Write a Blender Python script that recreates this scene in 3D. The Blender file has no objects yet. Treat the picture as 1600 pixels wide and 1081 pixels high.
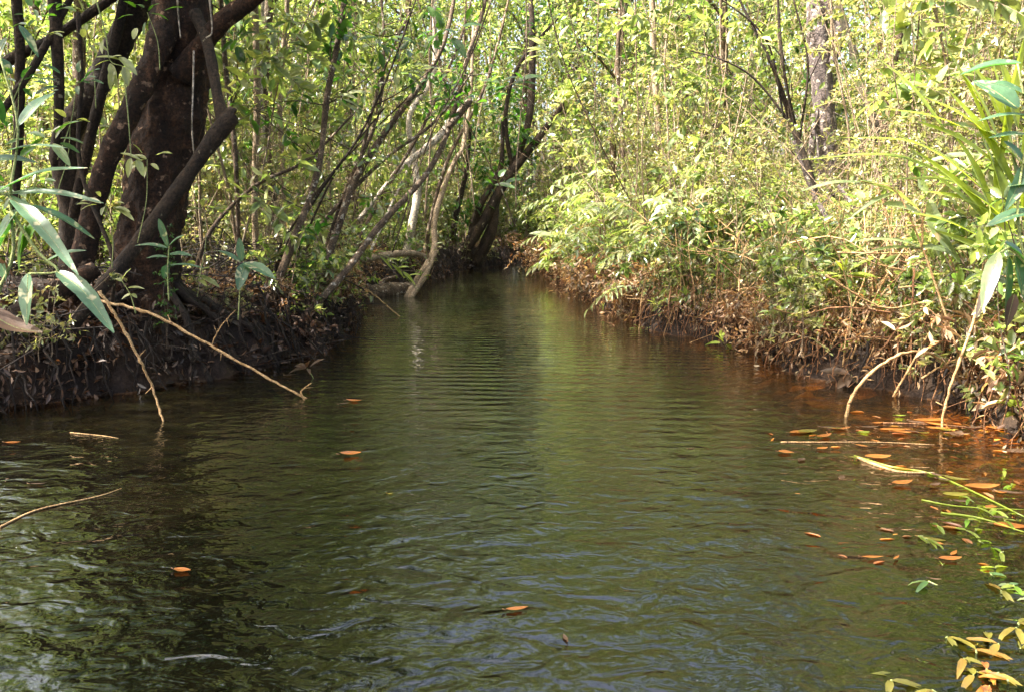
import bpy, math, random
import numpy as np
from mathutils import Vector, noise as mnoise

# ------------------------------------------------------------------ camera, sky, sun, exposure
S = bpy.context.scene
R = math.radians
FPX, CAMH, PITCH = 1256.0, 1.0, R(9.05)
cam = bpy.data.cameras.new('camera'); camo = bpy.data.objects.new('camera', cam)
S.collection.objects.link(camo); S.camera = camo
camo.location = (0, 0, CAMH); camo.rotation_euler = (R(90) - PITCH, 0, 0)
cam.sensor_width = 36; cam.lens = 36 * FPX / 1600.0; cam.clip_start = 0.05; cam.clip_end = 1500

SUN_EL, SUN_AZ = 54.0, -102.0          # azimuth measured from +Y (view direction) towards +X
sd = Vector((math.sin(R(SUN_AZ)) * math.cos(R(SUN_EL)), math.cos(R(SUN_AZ)) * math.cos(R(SUN_EL)), math.sin(R(SUN_EL))))
W = bpy.data.worlds.new('World'); S.world = W; W.use_nodes = True
nt = W.node_tree; nt.nodes.clear()
sky = nt.nodes.new('ShaderNodeTexSky'); sky.sky_type = 'NISHITA'; sky.sun_disc = False
sky.sun_elevation = R(SUN_EL); sky.sun_rotation = R(SUN_AZ); sky.dust_density = 9.0; sky.ozone_density = 0.3; sky.air_density = 1.0
bg = nt.nodes.new('ShaderNodeBackground'); bg.inputs['Strength'].default_value = 0.15
wo = nt.nodes.new('ShaderNodeOutputWorld')
nt.links.new(sky.outputs[0], bg.inputs[0]); nt.links.new(bg.outputs[0], wo.inputs[0])
sun = bpy.data.lights.new('sun', 'SUN'); sun.energy = 5.0; sun.angle = R(0.55); sun.color = (1.0, 0.955, 0.88)
suno = bpy.data.objects.new('sun', sun); S.collection.objects.link(suno)
suno.rotation_euler = sd.to_track_quat('Z', 'Y').to_euler()
S.view_settings.view_transform = 'Standard'; S.view_settings.look = 'None'
S.view_settings.exposure = 2.65; S.view_settings.gamma = 1.0
S.render.engine = 'CYCLES'
S.cycles.max_bounces = 7; S.cycles.diffuse_bounces = 3; S.cycles.glossy_bounces = 3
S.cycles.transmission_bounces = 4; S.cycles.transparent_max_bounces = 6
S.cycles.caustics_reflective = False; S.cycles.caustics_refractive = False
S.cycles.sample_clamp_indirect = 6.0

# ------------------------------------------------------------------ helpers
COL = S.collection
A = np.array
def P(px, py, d):
    """point seen at pixel (px, py) of the 1600x1081 photograph, d metres ahead of the camera"""
    dx = (px - 800) / FPX; dy = (540.5 - py) / FPX
    cy, sy = math.cos(PITCH), math.sin(PITCH)
    Y = cy + dy * sy; Z = -sy + dy * cy
    k = d / Y
    return A([dx * k, d, CAMH + Z * k])
def to_px(x, y, z=0.0):
    cy, sy = math.cos(PITCH), math.sin(PITCH)
    f = y * cy - (z - CAMH) * sy; u = y * sy + (z - CAMH) * cy
    return 800 + FPX * x / f, 540.5 - FPX * u / f

def tag(o, label=None, cat=None, group=None, kind=None):
    if label: o['label'] = label
    if cat: o['category'] = cat
    if group: o['group'] = group
    if kind: o['kind'] = kind
    return o
def empty(name, loc, label, cat, group=None):
    o = bpy.data.objects.new(name, None); COL.objects.link(o); o.location = loc
    o.empty_display_size = 0.1
    return tag(o, label, cat, group)
def norm(v):
    return v / np.maximum(np.linalg.norm(v, axis=-1, keepdims=True), 1e-9)

class MB:
    def __init__(s): s.v = []; s.q = []; s.t = []; s.n = 0
    def add(s, v, q=None, t=None):
        v = np.asarray(v, float).reshape(-1, 3)
        if q is not None and len(q): s.q.append(np.asarray(q, int) + s.n)
        if t is not None and len(t): s.t.append(np.asarray(t, int) + s.n)
        s.v.append(v); s.n += len(v)
    def mesh(s, name, mat, origin=(0, 0, 0), smooth=True):
        v = np.concatenate(s.v) - A(origin)
        q = np.concatenate(s.q) if s.q else np.zeros((0, 4), int)
        t = np.concatenate(s.t) if s.t else np.zeros((0, 3), int)
        m = bpy.data.meshes.new(name)
        m.vertices.add(len(v)); m.vertices.foreach_set('co', v.astype(np.float32).ravel())
        nl = len(q) * 4 + len(t) * 3
        m.loops.add(nl); m.loops.foreach_set('vertex_index', np.concatenate([q.ravel(), t.ravel()]).astype(np.int32))
        m.polygons.add(len(q) + len(t))
        ls = np.concatenate([np.arange(len(q)) * 4, len(q) * 4 + np.arange(len(t)) * 3])
        m.polygons.foreach_set('loop_start', ls.astype(np.int32))
        m.polygons.foreach_set('use_smooth', np.full(len(q) + len(t), smooth))
        m.materials.append(mat); m.update(calc_edges=True); m.validate()
        return m
    def build(s, name, mat, parent=None, origin=(0, 0, 0), smooth=True):
        o = bpy.data.objects.new(name, s.mesh(name, mat, origin, smooth)); COL.objects.link(o)
        if parent: o.parent = parent
        else: o.location = origin
        return o

def spline(pts, n):
    """Catmull-Rom through pts (k x m), n samples"""
    p = np.asarray(pts, float)
    if len(p) < 3: return p[0] + (p[-1] - p[0]) * np.linspace(0, 1, n)[:, None]
    p = np.vstack([2 * p[0] - p[1], p, 2 * p[-1] - p[-2]])
    u = np.linspace(0, len(p) - 3 - 1e-6, n); i = u.astype(int); f = (u - i)[:, None]
    a, b, c, d = p[i], p[i + 1], p[i + 2], p[i + 3]
    return 0.5 * (2 * b + (c - a) * f + (2 * a - 5 * b + 4 * c - d) * f ** 2 + (3 * b - a - 3 * c + d) * f ** 3)

def tube(mb, path, rad, sides=6, rough=0.0, freq=6.0, seed=0.0, cap=True):
    path = np.asarray(path, float); n = len(path)
    rad = np.broadcast_to(np.asarray(rad, float), (n,))
    T = norm(np.gradient(path, axis=0))
    ref = A([0.0, 0, 1]) if abs(T[0][2]) < 0.9 else A([1.0, 0, 0])
    N = np.zeros_like(path); N[0] = norm(np.cross(T[0], ref))
    for i in range(1, n):
        v = N[i - 1] - T[i] * np.dot(N[i - 1], T[i]); N[i] = v / max(np.linalg.norm(v), 1e-9)
    B = np.cross(T, N)
    a = np.linspace(0, 2 * np.pi, sides, endpoint=False)
    d = np.cos(a)[None, :, None] * N[:, None] + np.sin(a)[None, :, None] * B[:, None]
    rr = np.repeat(rad[:, None], sides, 1)
    if rough > 0:
        base = path[:, None] + d * rad[:, None, None]
        for i in range(n):
            for j in range(sides):
                q = Vector(base[i, j]) * freq + Vector((seed, 0, 0))
                q.z *= 0.45
                h = mnoise.noise(q) + 0.55 * mnoise.noise(q * 2.3) + 0.45 * mnoise.noise(q * 5.1)
                rr[i, j] *= 1 + rough * h
    v = path[:, None] + d * rr[:, :, None]
    v = v.reshape(-1, 3)
    i = np.arange(n - 1)[:, None] * sides; j = np.arange(sides)[None, :]; k = (j + 1) % sides
    q = np.stack([i + j, i + k, i + sides + k, i + sides + j], -1).reshape(-1, 4)
    t = []
    if cap:
        v = np.vstack([v, path[0], path[-1]]); c0, c1 = n * sides, n * sides + 1
        for jj in range(sides):
            kk = (jj + 1) % sides
            t.append((c0, kk, jj)); t.append((c1, (n - 1) * sides + jj, (n - 1) * sides + kk))
    mb.add(v, q, t)

# leaf templates: (along, across, lift)
T_FAR = (A([(0, 0, 0), (.42, .5, .05), (1, 0, -.06), (.42, -.5, .05)]), A([(0, 3, 2, 1)]), None)
T_MID = (A([(0, 0, 0), (.25, .40, .04), (.25, 0, -.04), (.25, -.40, .04), (.6, .47, .03), (.6, 0, -.06), (.6, -.47, .03), (1, 0, -.16)]),
         A([(1, 2, 5, 4), (2, 3, 6, 5)]), A([(0, 2, 1), (0, 3, 2), (4, 5, 7), (5, 6, 7)]))
T_LONG = (A([(0, 0, 0), (.15, .35, .03), (.15, 0, -.01), (.15, -.35, .03), (.4, .5, 0), (.4, 0, -.05), (.4, -.5, 0), (.72, .36, -.10), (.72, 0, -.14), (.72, -.36, -.10), (1, 0, -.32)]),
          A([(1, 2, 5, 4), (2, 3, 6, 5), (4, 5, 8, 7), (5, 6, 9, 8)]), A([(0, 2, 1), (0, 3, 2), (7, 8, 10), (8, 9, 10)]))
class Leaves:
    def __init__(s): s.p = []; s.a = []; s.n = []; s.L = []; s.W = []
    def add(s, p, a, n, L, Wd):
        p = np.asarray(p, float).reshape(-1, 3); k = len(p)
        s.p.append(p); s.a.append(np.broadcast_to(a, (k, 3))); s.n.append(np.broadcast_to(n, (k, 3)))
        s.L.append(np.broadcast_to(L, (k,))); s.W.append(np.broadcast_to(Wd, (k,)))
    def into(s, mb, T=T_MID):
        p = np.concatenate(s.p); a = norm(np.concatenate(s.a)); n = np.concatenate(s.n)
        L = np.concatenate(s.L); Wd = np.concatenate(s.W)
        side = norm(np.cross(n, a)); n = np.cross(a, side)
        tv, tq, tt = T
        v = p[:, None] + a[:, None] * (tv[None, :, :1] * L[:, None, None]) + side[:, None] * (tv[None, :, 1:2] * Wd[:, None, None]) \
            + n[:, None] * (tv[None, :, 2:] * L[:, None, None])
        off = (np.arange(len(p)) * len(tv))[:, None, None]
        mb.add(v.reshape(-1, 3), (tq[None] + off).reshape(-1, 4), (tt[None] + off).reshape(-1, 3) if tt is not None else None)
        return mb

# ------------------------------------------------------------------ materials
def newmat(name):
    m = bpy.data.materials.new(name); m.use_nodes = True; n = m.node_tree; n.nodes.clear()
    out = n.nodes.new('ShaderNodeOutputMaterial')
    return m, n, out
def nd(n, t, **kw):
    x = n.nodes.new(t)
    for k, v in kw.items():
        if k in x.inputs: x.inputs[k].default_value = v
        else: setattr(x, k, v)
    return x
def ramp(n, stops):
    r = n.nodes.new('ShaderNodeValToRGB'); e = r.color_ramp.elements
    while len(e) < len(stops): e.new(0.5)
    for i, (p, c) in enumerate(stops):
        e[i].position = p; e[i].color = (*c, 1)
    return r
def leafmat(name, cols, trans=0.4, rough=0.38, tcol=(1.25, 1.25, .5), spots=None, spec=0.5):
    m, n, out = newmat(name); Lk = n.links.new
    g = nd(n, 'ShaderNodeNewGeometry')
    r = ramp(n, [(i / max(1, len(cols) - 1), c) for i, c in enumerate(cols)])
    Lk(g.outputs['Random Per Island'], r.inputs[0])
    col = r.outputs[0]
    tc = nd(n, 'ShaderNodeTexCoord')
    nz = nd(n, 'ShaderNodeTexNoise', Scale=35.0, Detail=3.0); Lk(tc.outputs['Object'], nz.inputs['Vector'])
    mx = nd(n, 'ShaderNodeMix', data_type='RGBA', blend_type='MULTIPLY'); mx.inputs[0].default_value = 0.5
    rr = ramp(n, [(.3, (.55, .55, .5)), (.7, (1.3, 1.3, 1.2))]); Lk(nz.outputs[0], rr.inputs[0])
    Lk(col, mx.inputs[6]); Lk(rr.outputs[0], mx.inputs[7]); col = mx.outputs[2]
    lz = nd(n, 'ShaderNodeTexNoise', Scale=2.2, Detail=2.0); Lk(tc.outputs['Object'], lz.inputs['Vector'])
    lr_ = ramp(n, [(.36, (.45, .5, .45)), (.6, (1.25, 1.2, 1.15))]); Lk(lz.outputs[0], lr_.inputs[0])  # clumps painted lighter and darker to break up even sunlight
    ml = nd(n, 'ShaderNodeMix', data_type='RGBA', blend_type='MULTIPLY'); ml.inputs[0].default_value = 1.0
    Lk(col, ml.inputs[6]); Lk(lr_.outputs[0], ml.inputs[7]); col = ml.outputs[2]
    if spots:
        vz = nd(n, 'ShaderNodeTexNoise', Scale=spots[1], Detail=2.0); Lk(tc.outputs['Object'], vz.inputs['Vector'])
        vr = ramp(n, [(.60, (0, 0, 0)), (.68, (1, 1, 1))]); Lk(vz.outputs[0], vr.inputs[0])
        ms = nd(n, 'ShaderNodeMix', data_type='RGBA'); Lk(vr.outputs[0], ms.inputs[0]); Lk(col, ms.inputs[6])
        ms.inputs[7].default_value = (*spots[0], 1); col = ms.outputs[2]
    b = nd(n, 'ShaderNodeBsdfPrincipled', Roughness=rough); b.inputs['Specular IOR Level'].default_value = spec
    Lk(col, b.inputs['Base Color'])
    bz = nd(n, 'ShaderNodeTexNoise', Scale=60.0, Detail=2.0); Lk(tc.outputs['Object'], bz.inputs['Vector'])
    bp = nd(n, 'ShaderNodeBump', Strength=0.35, Distance=0.004); Lk(bz.outputs[0], bp.inputs['Height']); Lk(bp.outputs[0], b.inputs['Normal'])
    if trans > 0:
        t = nd(n, 'ShaderNodeBsdfTranslucent')
        m2 = nd(n, 'ShaderNodeMix', data_type='RGBA', blend_type='MULTIPLY'); m2.inputs[0].default_value = 1.0
        Lk(col, m2.inputs[6]); m2.inputs[7].default_value = (*[c * 1.9 for c in tcol], 1); Lk(m2.outputs[2], t.inputs[0])
        ms = nd(n, 'ShaderNodeMixShader'); ms.inputs[0].default_value = trans
        Lk(b.outputs[0], ms.inputs[1]); Lk(t.outputs[0], ms.inputs[2]); Lk(ms.outputs[0], out.inputs[0])
    else: Lk(b.outputs[0], out.inputs[0])
    return m
def barkmat(name, c1, c2, c3, scale=9.0, bump=0.02, lichen_lit=(.30, .27, .20), patch_lim=0.66, moss=None, zs=0.35, rough=.85):
    m, n, out = newmat(name); Lk = n.links.new
    tc = nd(n, 'ShaderNodeTexCoord'); mp = nd(n, 'ShaderNodeMapping'); mp.inputs['Scale'].default_value = (1, 1, zs)
    Lk(tc.outputs['Object'], mp.inputs[0])
    z1 = nd(n, 'ShaderNodeTexNoise', Scale=scale, Detail=6.0, Roughness=.65); Lk(mp.outputs[0], z1.inputs['Vector'])
    r = ramp(n, [(.3, c1), (.52, c2), (.72, c3)]); Lk(z1.outputs[0], r.inputs[0])
    z2 = nd(n, 'ShaderNodeTexNoise', Scale=scale * 1.7, Detail=4.0); Lk(tc.outputs['Object'], z2.inputs['Vector'])
    lr = ramp(n, [(patch_lim, (0, 0, 0)), (patch_lim + .05, (1, 1, 1))]); Lk(z2.outputs[0], lr.inputs[0])
    mx = nd(n, 'ShaderNodeMix', data_type='RGBA'); Lk(lr.outputs[0], mx.inputs[0]); Lk(r.outputs[0], mx.inputs[6]); mx.inputs[7].default_value = (*lichen_lit, 1)
    col = mx.outputs[2]
    if moss:
        z3 = nd(n, 'ShaderNodeTexNoise', Scale=3.1, Detail=4.0); Lk(tc.outputs['Object'], z3.inputs['Vector'])
        l3 = ramp(n, [(.5, (0, 0, 0)), (.6, (1, 1, 1))]); Lk(z3.outputs[0], l3.inputs[0])
        m3 = nd(n, 'ShaderNodeMix', data_type='RGBA'); Lk(l3.outputs[0], m3.inputs[0]); Lk(col, m3.inputs[6]); m3.inputs[7].default_value = (*moss, 1)
        col = m3.outputs[2]
    b = nd(n, 'ShaderNodeBsdfPrincipled', Roughness=rough); b.inputs['Specular IOR Level'].default_value = .25
    zf = nd(n, 'ShaderNodeTexNoise', Scale=scale * 6, Detail=5.0, Roughness=.75); Lk(tc.outputs['Object'], zf.inputs['Vector'])
    rf = ramp(n, [(.38, (.35, .33, .3)), (.5, (.95, .93, .9)), (.66, (1.9, 1.7, 1.5))]); Lk(zf.outputs[0], rf.inputs[0])
    mf = nd(n, 'ShaderNodeMix', data_type='RGBA', blend_type='MULTIPLY'); mf.inputs[0].default_value = 1.0
    Lk(col, mf.inputs[6]); Lk(rf.outputs[0], mf.inputs[7]); Lk(mf.outputs[2], b.inputs['Base Color'])
    vo = nd(n, 'ShaderNodeTexNoise', Scale=scale * 3.2, Detail=5.0, Roughness=.8); Lk(tc.outputs['Object'], vo.inputs['Vector'])
    ad = nd(n, 'ShaderNodeMath', operation='ADD'); Lk(z1.outputs[0], ad.inputs[0]); Lk(vo.outputs[0], ad.inputs[1])
    bp = nd(n, 'ShaderNodeBump', Strength=1.0, Distance=bump * 2.2); Lk(ad.outputs[0], bp.inputs['Height']); Lk(bp.outputs[0], b.inputs['Normal'])
    Lk(b.outputs[0], out.inputs[0])
    return m

M = {}
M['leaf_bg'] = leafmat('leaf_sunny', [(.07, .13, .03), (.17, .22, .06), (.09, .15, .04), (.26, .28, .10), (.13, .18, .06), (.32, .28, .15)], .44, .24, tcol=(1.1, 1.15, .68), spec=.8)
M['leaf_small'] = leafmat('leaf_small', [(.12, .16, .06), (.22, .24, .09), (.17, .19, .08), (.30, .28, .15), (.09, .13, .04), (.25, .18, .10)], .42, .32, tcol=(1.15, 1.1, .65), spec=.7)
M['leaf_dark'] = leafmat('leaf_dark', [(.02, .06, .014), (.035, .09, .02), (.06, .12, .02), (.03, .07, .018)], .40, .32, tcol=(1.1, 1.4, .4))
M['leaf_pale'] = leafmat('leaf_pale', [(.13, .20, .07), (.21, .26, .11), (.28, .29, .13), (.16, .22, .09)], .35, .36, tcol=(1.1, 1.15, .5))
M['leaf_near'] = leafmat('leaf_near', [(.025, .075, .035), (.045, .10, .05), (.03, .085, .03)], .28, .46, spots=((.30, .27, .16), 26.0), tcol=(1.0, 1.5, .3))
M['leaf_right'] = leafmat('leaf_right', [(.07, .13, .05), (.10, .17, .05), (.17, .2, .1), (.06, .12, .05)], .35, .34, spots=((.35, .25, .14), 9.0))
M['strap'] = leafmat('leaf_strap', [(.10, .20, .02), (.16, .26, .03), (.24, .28, .05), (.12, .2, .03)], .45, .32)
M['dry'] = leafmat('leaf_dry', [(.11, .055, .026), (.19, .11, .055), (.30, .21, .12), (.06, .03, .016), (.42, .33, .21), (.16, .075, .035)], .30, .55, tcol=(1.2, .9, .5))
M['dead_dark'] = leafmat('leaf_dead_dark', [(.02, .010, .006), (.05, .024, .011), (.08, .04, .018), (.03, .015, .009)], .15, .6, tcol=(1.2, .9, .5))  # dead leaf browns darkened, the left bank's shade put into the colour
M['orange'] = leafmat('leaf_orange', [(.34, .11, .02), (.40, .18, .03), (.22, .07, .02), (.17, .09, .04)], .15, .35, tcol=(1.2, .8, .3))
M['yellow'] = leafmat('leaf_yellow', [(.19, .14, .02), (.12, .12, .02), (.20, .10, .02)], .3, .4)
M['bark_big'] = barkmat('bark_big', (.010, .006, .003), (.036, .018, .009), (.14, .07, .035), 9, .03, lichen_lit=(.26, .17, .11), patch_lim=.63)  # orange flaky patches, sunlit spots painted into the bark
M['bark_dark'] = barkmat('bark_dark', (.010, .007, .005), (.030, .020, .012), (.075, .05, .03), 10, .012, lichen_lit=(.2, .18, .12), moss=None)
M['bark_mossy'] = barkmat('bark_mossy', (.02, .018, .012), (.06, .05, .03), (.12, .10, .06), 9, .015, moss=(.05, .08, .015))
M['bark_tan'] = barkmat('bark_tan', (.13, .10, .065), (.24, .185, .125), (.36, .29, .21), 14, .006, lichen_lit=(.44, .40, .32))
M['bark_brown'] = barkmat('bark_brown', (.04, .028, .018), (.09, .064, .042), (.19, .14, .095), 14, .006, lichen_lit=(.34, .31, .25), patch_lim=.6)
M['bark_pale'] = barkmat('bark_pale', (.22, .19, .15), (.36, .32, .26), (.48, .44, .38), 8, .008, lichen_lit=(.12, .11, .08), patch_lim=.6)
M['bark_grey'] = barkmat('bark_grey', (.055, .045, .045), (.11, .09, .088), (.20, .17, .16), 10, .014, lichen_lit=(.4, .36, .32), patch_lim=.58)
M['cane'] = barkmat('cane', (.20, .12, .05), (.38, .25, .12), (.5, .36, .2), 30, .003, lichen_lit=(.10, .05, .03), patch_lim=.64)
M['root'] = barkmat('root', (.06, .028, .014), (.15, .075, .035), (.28, .16, .08), 20, .004, lichen_lit=(.3, .2, .12))
M['root_dark'] = barkmat('root_dark', (.005, .003, .002), (.014, .009, .006), (.034, .021, .013), 12, .01, lichen_lit=(.06, .04, .025), rough=.6)  # root brown taken near black for the shaded bank and hollows
M['rib'] = barkmat('leaf_rib', (.14, .18, .07), (.2, .24, .09), (.26, .28, .12), 30, .001)

def groundmat():
    m, n, out = newmat('forest_mud'); Lk = n.links.new
    tc = nd(n, 'ShaderNodeTexCoord')
    z = nd(n, 'ShaderNodeTexNoise', Scale=3.0, Detail=8.0, Roughness=.7); Lk(tc.outputs['Object'], z.inputs['Vector'])
    r = ramp(n, [(.32, (.005, .003, .002)), (.5, (.014, .008, .005)), (.68, (.038, .022, .011)), (.8, (.08, .045, .022))]); Lk(z.outputs[0], r.inputs[0])
    sp = nd(n, 'ShaderNodeSeparateXYZ'); Lk(tc.outputs['Object'], sp.inputs[0])
    # bed under water is silt with leaves: warmer
    mr = nd(n, 'ShaderNodeMapRange'); mr.inputs['From Min'].default_value = .01; mr.inputs['From Max'].default_value = -.05
    Lk(sp.outputs[2], mr.inputs['Value'])
    z2 = nd(n, 'ShaderNodeTexVoronoi', Scale=11.0); Lk(tc.outputs['Object'], z2.inputs['Vector'])
    sv = nd(n, 'ShaderNodeSeparateColor'); Lk(z2.outputs['Color'], sv.inputs[0])
    r2 = ramp(n, [(.1, (.05, .025, .008)), (.5, (.14, .065, .018)), (.85, (.30, .13, .03))]); Lk(sv.outputs[0], r2.inputs[0])
    mx = nd(n, 'ShaderNodeMix', data_type='RGBA'); Lk(mr.outputs[0], mx.inputs[0]); Lk(r.outputs[0], mx.inputs[6]); Lk(r2.outputs[0], mx.inputs[7])
    b = nd(n, 'ShaderNodeBsdfPrincipled', Roughness=.85); b.inputs['Specular IOR Level'].default_value = .2; Lk(mx.outputs[2], b.inputs['Base Color'])
    z3 = nd(n, 'ShaderNodeTexNoise', Scale=18.0, Detail=8.0); Lk(tc.outputs['Object'], z3.inputs['Vector'])
    bp = nd(n, 'ShaderNodeBump', Strength=1.0, Distance=.05); Lk(z3.outputs[0], bp.inputs['Height']); Lk(bp.outputs[0], b.inputs['Normal'])
    Lk(b.outputs[0], out.inputs[0]); return m
M['ground'] = groundmat()

def watermat():
    m, n, out = newmat('stream_water'); Lk = n.links.new
    tc = nd(n, 'ShaderNodeTexCoord'); P_ = tc.outputs['Object']
    def noise(scale, sx, sy, det, dist=0.0):
        mp = nd(n, 'ShaderNodeMapping'); mp.inputs['Scale'].default_value = (sx, sy, 1); Lk(P_, mp.inputs[0])
        z = nd(n, 'ShaderNodeTexNoise', Scale=scale, Detail=det, Distortion=dist, Roughness=.45); Lk(mp.outputs[0], z.inputs['Vector']); return z.outputs[0]
    def math_(op, a, b):
        x = nd(n, 'ShaderNodeMath', operation=op)
        for i, q in enumerate((a, b)):
            if isinstance(q, (int, float)): x.inputs[i].default_value = q
            else: Lk(q, x.inputs[i])
        return x.outputs[0]
    a = noise(5.0, .7, 1.0, 2.0, .4)          # broad wobble
    b = noise(13.0, .65, 1.0, 2.0, .8)        # small wavelets
    # wind-ripple trains crossing the reach, straight crests across the stream
    mp = nd(n, 'ShaderNodeMapping'); mp.inputs['Rotation'].default_value = (0, 0, R(4)); Lk(P_, mp.inputs[0])
    wv = nd(n, 'ShaderNodeTexWave', wave_type='BANDS', bands_direction='Y', wave_profile='SIN'); wv.inputs['Scale'].default_value = 2.5
    wv.inputs['Distortion'].default_value = 2.2; wv.inputs['Detail'].default_value = 1.0; wv.inputs['Detail Scale'].default_value = .8
    Lk(mp.outputs[0], wv.inputs['Vector'])
    msk = noise(.55, 1.0, .7, 1.0); mk = ramp(n, [(.34, (0, 0, 0)), (.5, (1, 1, 1))]); Lk(msk, mk.inputs[0])
    w = math_('MULTIPLY', wv.outputs['Fac'], mk.outputs[0])
    h = math_('ADD', math_('MULTIPLY', a, .0085), math_('MULTIPLY', b, .0056))
    sy = nd(n, 'ShaderNodeSeparateXYZ'); Lk(P_, sy.inputs[0])
    my = nd(n, 'ShaderNodeMapRange'); my.inputs['From Min'].default_value = 3.2; my.inputs['From Max'].default_value = 5.0; Lk(sy.outputs[1], my.inputs['Value'])
    w = math_('MULTIPLY', w, my.outputs[0])
    h = math_('ADD', h, math_('MULTIPLY', noise(27.0, .8, 1.0, 1.0, 1.2), .0010))
    h = math_('ADD', h, math_('MULTIPLY', w, .0036))
    mn = nd(n, 'ShaderNodeMapRange'); mn.inputs['From Min'].default_value = 5.5; mn.inputs['From Max'].default_value = 2.5
    mn.inputs['To Min'].default_value = .65; mn.inputs['To Max'].default_value = 2.1; Lk(sy.outputs[1], mn.inputs['Value'])
    h = math_('MULTIPLY', h, mn.outputs[0])
    bp = nd(n, 'ShaderNodeBump', Strength=1.0, Distance=1.0); Lk(h, bp.inputs['Height'])
    fr = nd(n, 'ShaderNodeFresnel', IOR=1.62); Lk(bp.outputs[0], fr.inputs['Normal'])
    gl = nd(n, 'ShaderNodeBsdfGlossy', Roughness=.015); gl.inputs['Color'].default_value = (.95, .97, 1, 1); Lk(bp.outputs[0], gl.inputs['Normal'])
    at = nd(n, 'ShaderNodeAttribute', attribute_name='depth')
    k = math_('SUBTRACT', 1.0, math_('POWER', 2.718, math_('MULTIPLY', at.outputs['Fac'], -5.5)))
    zc = noise(.9, 1, 1, 3.0); rc = ramp(n, [(.35, (.0010, .0014, .0006)), (.65, (.0032, .0027, .0010))]); Lk(zc, rc.inputs[0])
    r2c = ramp(n, [(.35, (.009, .0105, .0045)), (.65, (.019, .0155, .006))]); Lk(zc, r2c.inputs[0])   # sunlit murk painted paler into the upper reach
    ms = nd(n, 'ShaderNodeMapRange'); ms.inputs['From Min'].default_value = 3.0; ms.inputs['From Max'].default_value = 7.0; Lk(sy.outputs[1], ms.inputs['Value'])
    mc = nd(n, 'ShaderNodeMix', data_type='RGBA'); Lk(ms.outputs[0], mc.inputs[0]); Lk(rc.outputs[0], mc.inputs[6]); Lk(r2c.outputs[0], mc.inputs[7])
    df = nd(n, 'ShaderNodeBsdfDiffuse'); Lk(mc.outputs[2], df.inputs[0])
    tr = nd(n, 'ShaderNodeBsdfTransparent'); tr.inputs[0].default_value = (.86, .70, .45, 1)
    m1 = nd(n, 'ShaderNodeMixShader'); Lk(k, m1.inputs[0]); Lk(tr.outputs[0], m1.inputs[1]); Lk(df.outputs[0], m1.inputs[2])
    m2 = nd(n, 'ShaderNodeMixShader'); Lk(fr.outputs[0], m2.inputs[0]); Lk(m1.outputs[0], m2.inputs[1]); Lk(gl.outputs[0], m2.inputs[2])
    Lk(m2.outputs[0], out.inputs[0]); return m
M['water'] = watermat()

# ------------------------------------------------------------------ terrain and water
POLY = A([(-5, -8), (-4.2, -2), (-3.6, 1.5), (-3.2, 3.2), (-2.67, 4.2), (-2.04, 4.83), (-1.70, 5.34), (-1.46, 6.1), (-1.57, 7.6), (-1.98, 9.6),
          (-1.85, 11), (-1.43, 12), (-1.18, 14.6), (-.64, 16.1), (.1, 17.8), (2, 19.3), (6, 21.5), (14, 24), (14, 21), (6, 18.3), (2.6, 17.2),
          (1.0, 16.5), (.66, 15), (.8, 12), (1.05, 9), (1.22, 7.9), (1.33, 6.9), (1.66, 6.6), (1.93, 6.1), (1.84, 5.15), (2.16, 4.6), (2.50, 4.2),
          (2.32, 3.6), (2.4, 3), (2.6, 2), (3.1, 0), (3.6, -3), (4, -8)])
def sdist(x, y):
    """signed distance to the waterline, + on land"""
    x = np.asarray(x, float); y = np.asarray(y, float)
    d = np.full(x.shape, 1e9); ins = np.zeros(x.shape, bool)
    for (x0, y0), (x1, y1) in zip(POLY, np.roll(POLY, -1, 0)):
        ex, ey = x1 - x0, y1 - y0
        t = np.clip(((x - x0) * ex + (y - y0) * ey) / (ex * ex + ey * ey), 0, 1)
        d = np.minimum(d, np.hypot(x - x0 - t * ex, y - y0 - t * ey))
        if y0 != y1:
            c = ((y0 > y) != (y1 > y)) & (x < (x1 - x0) * (y - y0) / (y1 - y0) + x0); ins ^= c
    return np.where(ins, -d, d)
def smn(x, y, f, s):
    return (np.sin(x * f * 1.3 + s) * np.cos(y * f + 1.7 * s) + .6 * np.sin(x * f * 2.7 + y * f * 1.9 + s * 3) + .4 * np.cos(y * f * 4.1 - x * f * 3.3 + s)) / 2
def gz(x, y):
    x = np.asarray(x, float); y = np.asarray(y, float); s = sdist(x, y) + .11 * smn(x, y, 4.0, 1.0) + .05 * smn(x, y, 13, 4.0)
    left = x < -.2
    hb = np.where(left, .40, .26)
    land = hb * (1 - np.exp(-np.maximum(s, 0) / np.where(left, .12, .22))) + .10 * np.clip(s, 0, 6) * .35 + .07 * smn(x, y, 2.4, 2.0) * np.clip(s * 2, 0, 1) + .03 * smn(x, y, 9, 5.0) * np.clip(s * 4, 0, 1)
    t_ = np.clip((x - .9) / .9, 0, 1); dep = .55 - .36 * t_ * t_ * (3 - 2 * t_)
    land = land + (.035 * smn(x, y, 23, 3.0) + .03 * smn(x, y, 41, 8.0)) * np.clip(s * 12, 0, 1)
    wet = -dep * (1 - np.exp(-np.maximum(-s, 0) / .55)) - .03 * np.clip(-s * 6, 0, 1)
    return np.where(s > 0, land, wet)

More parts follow.
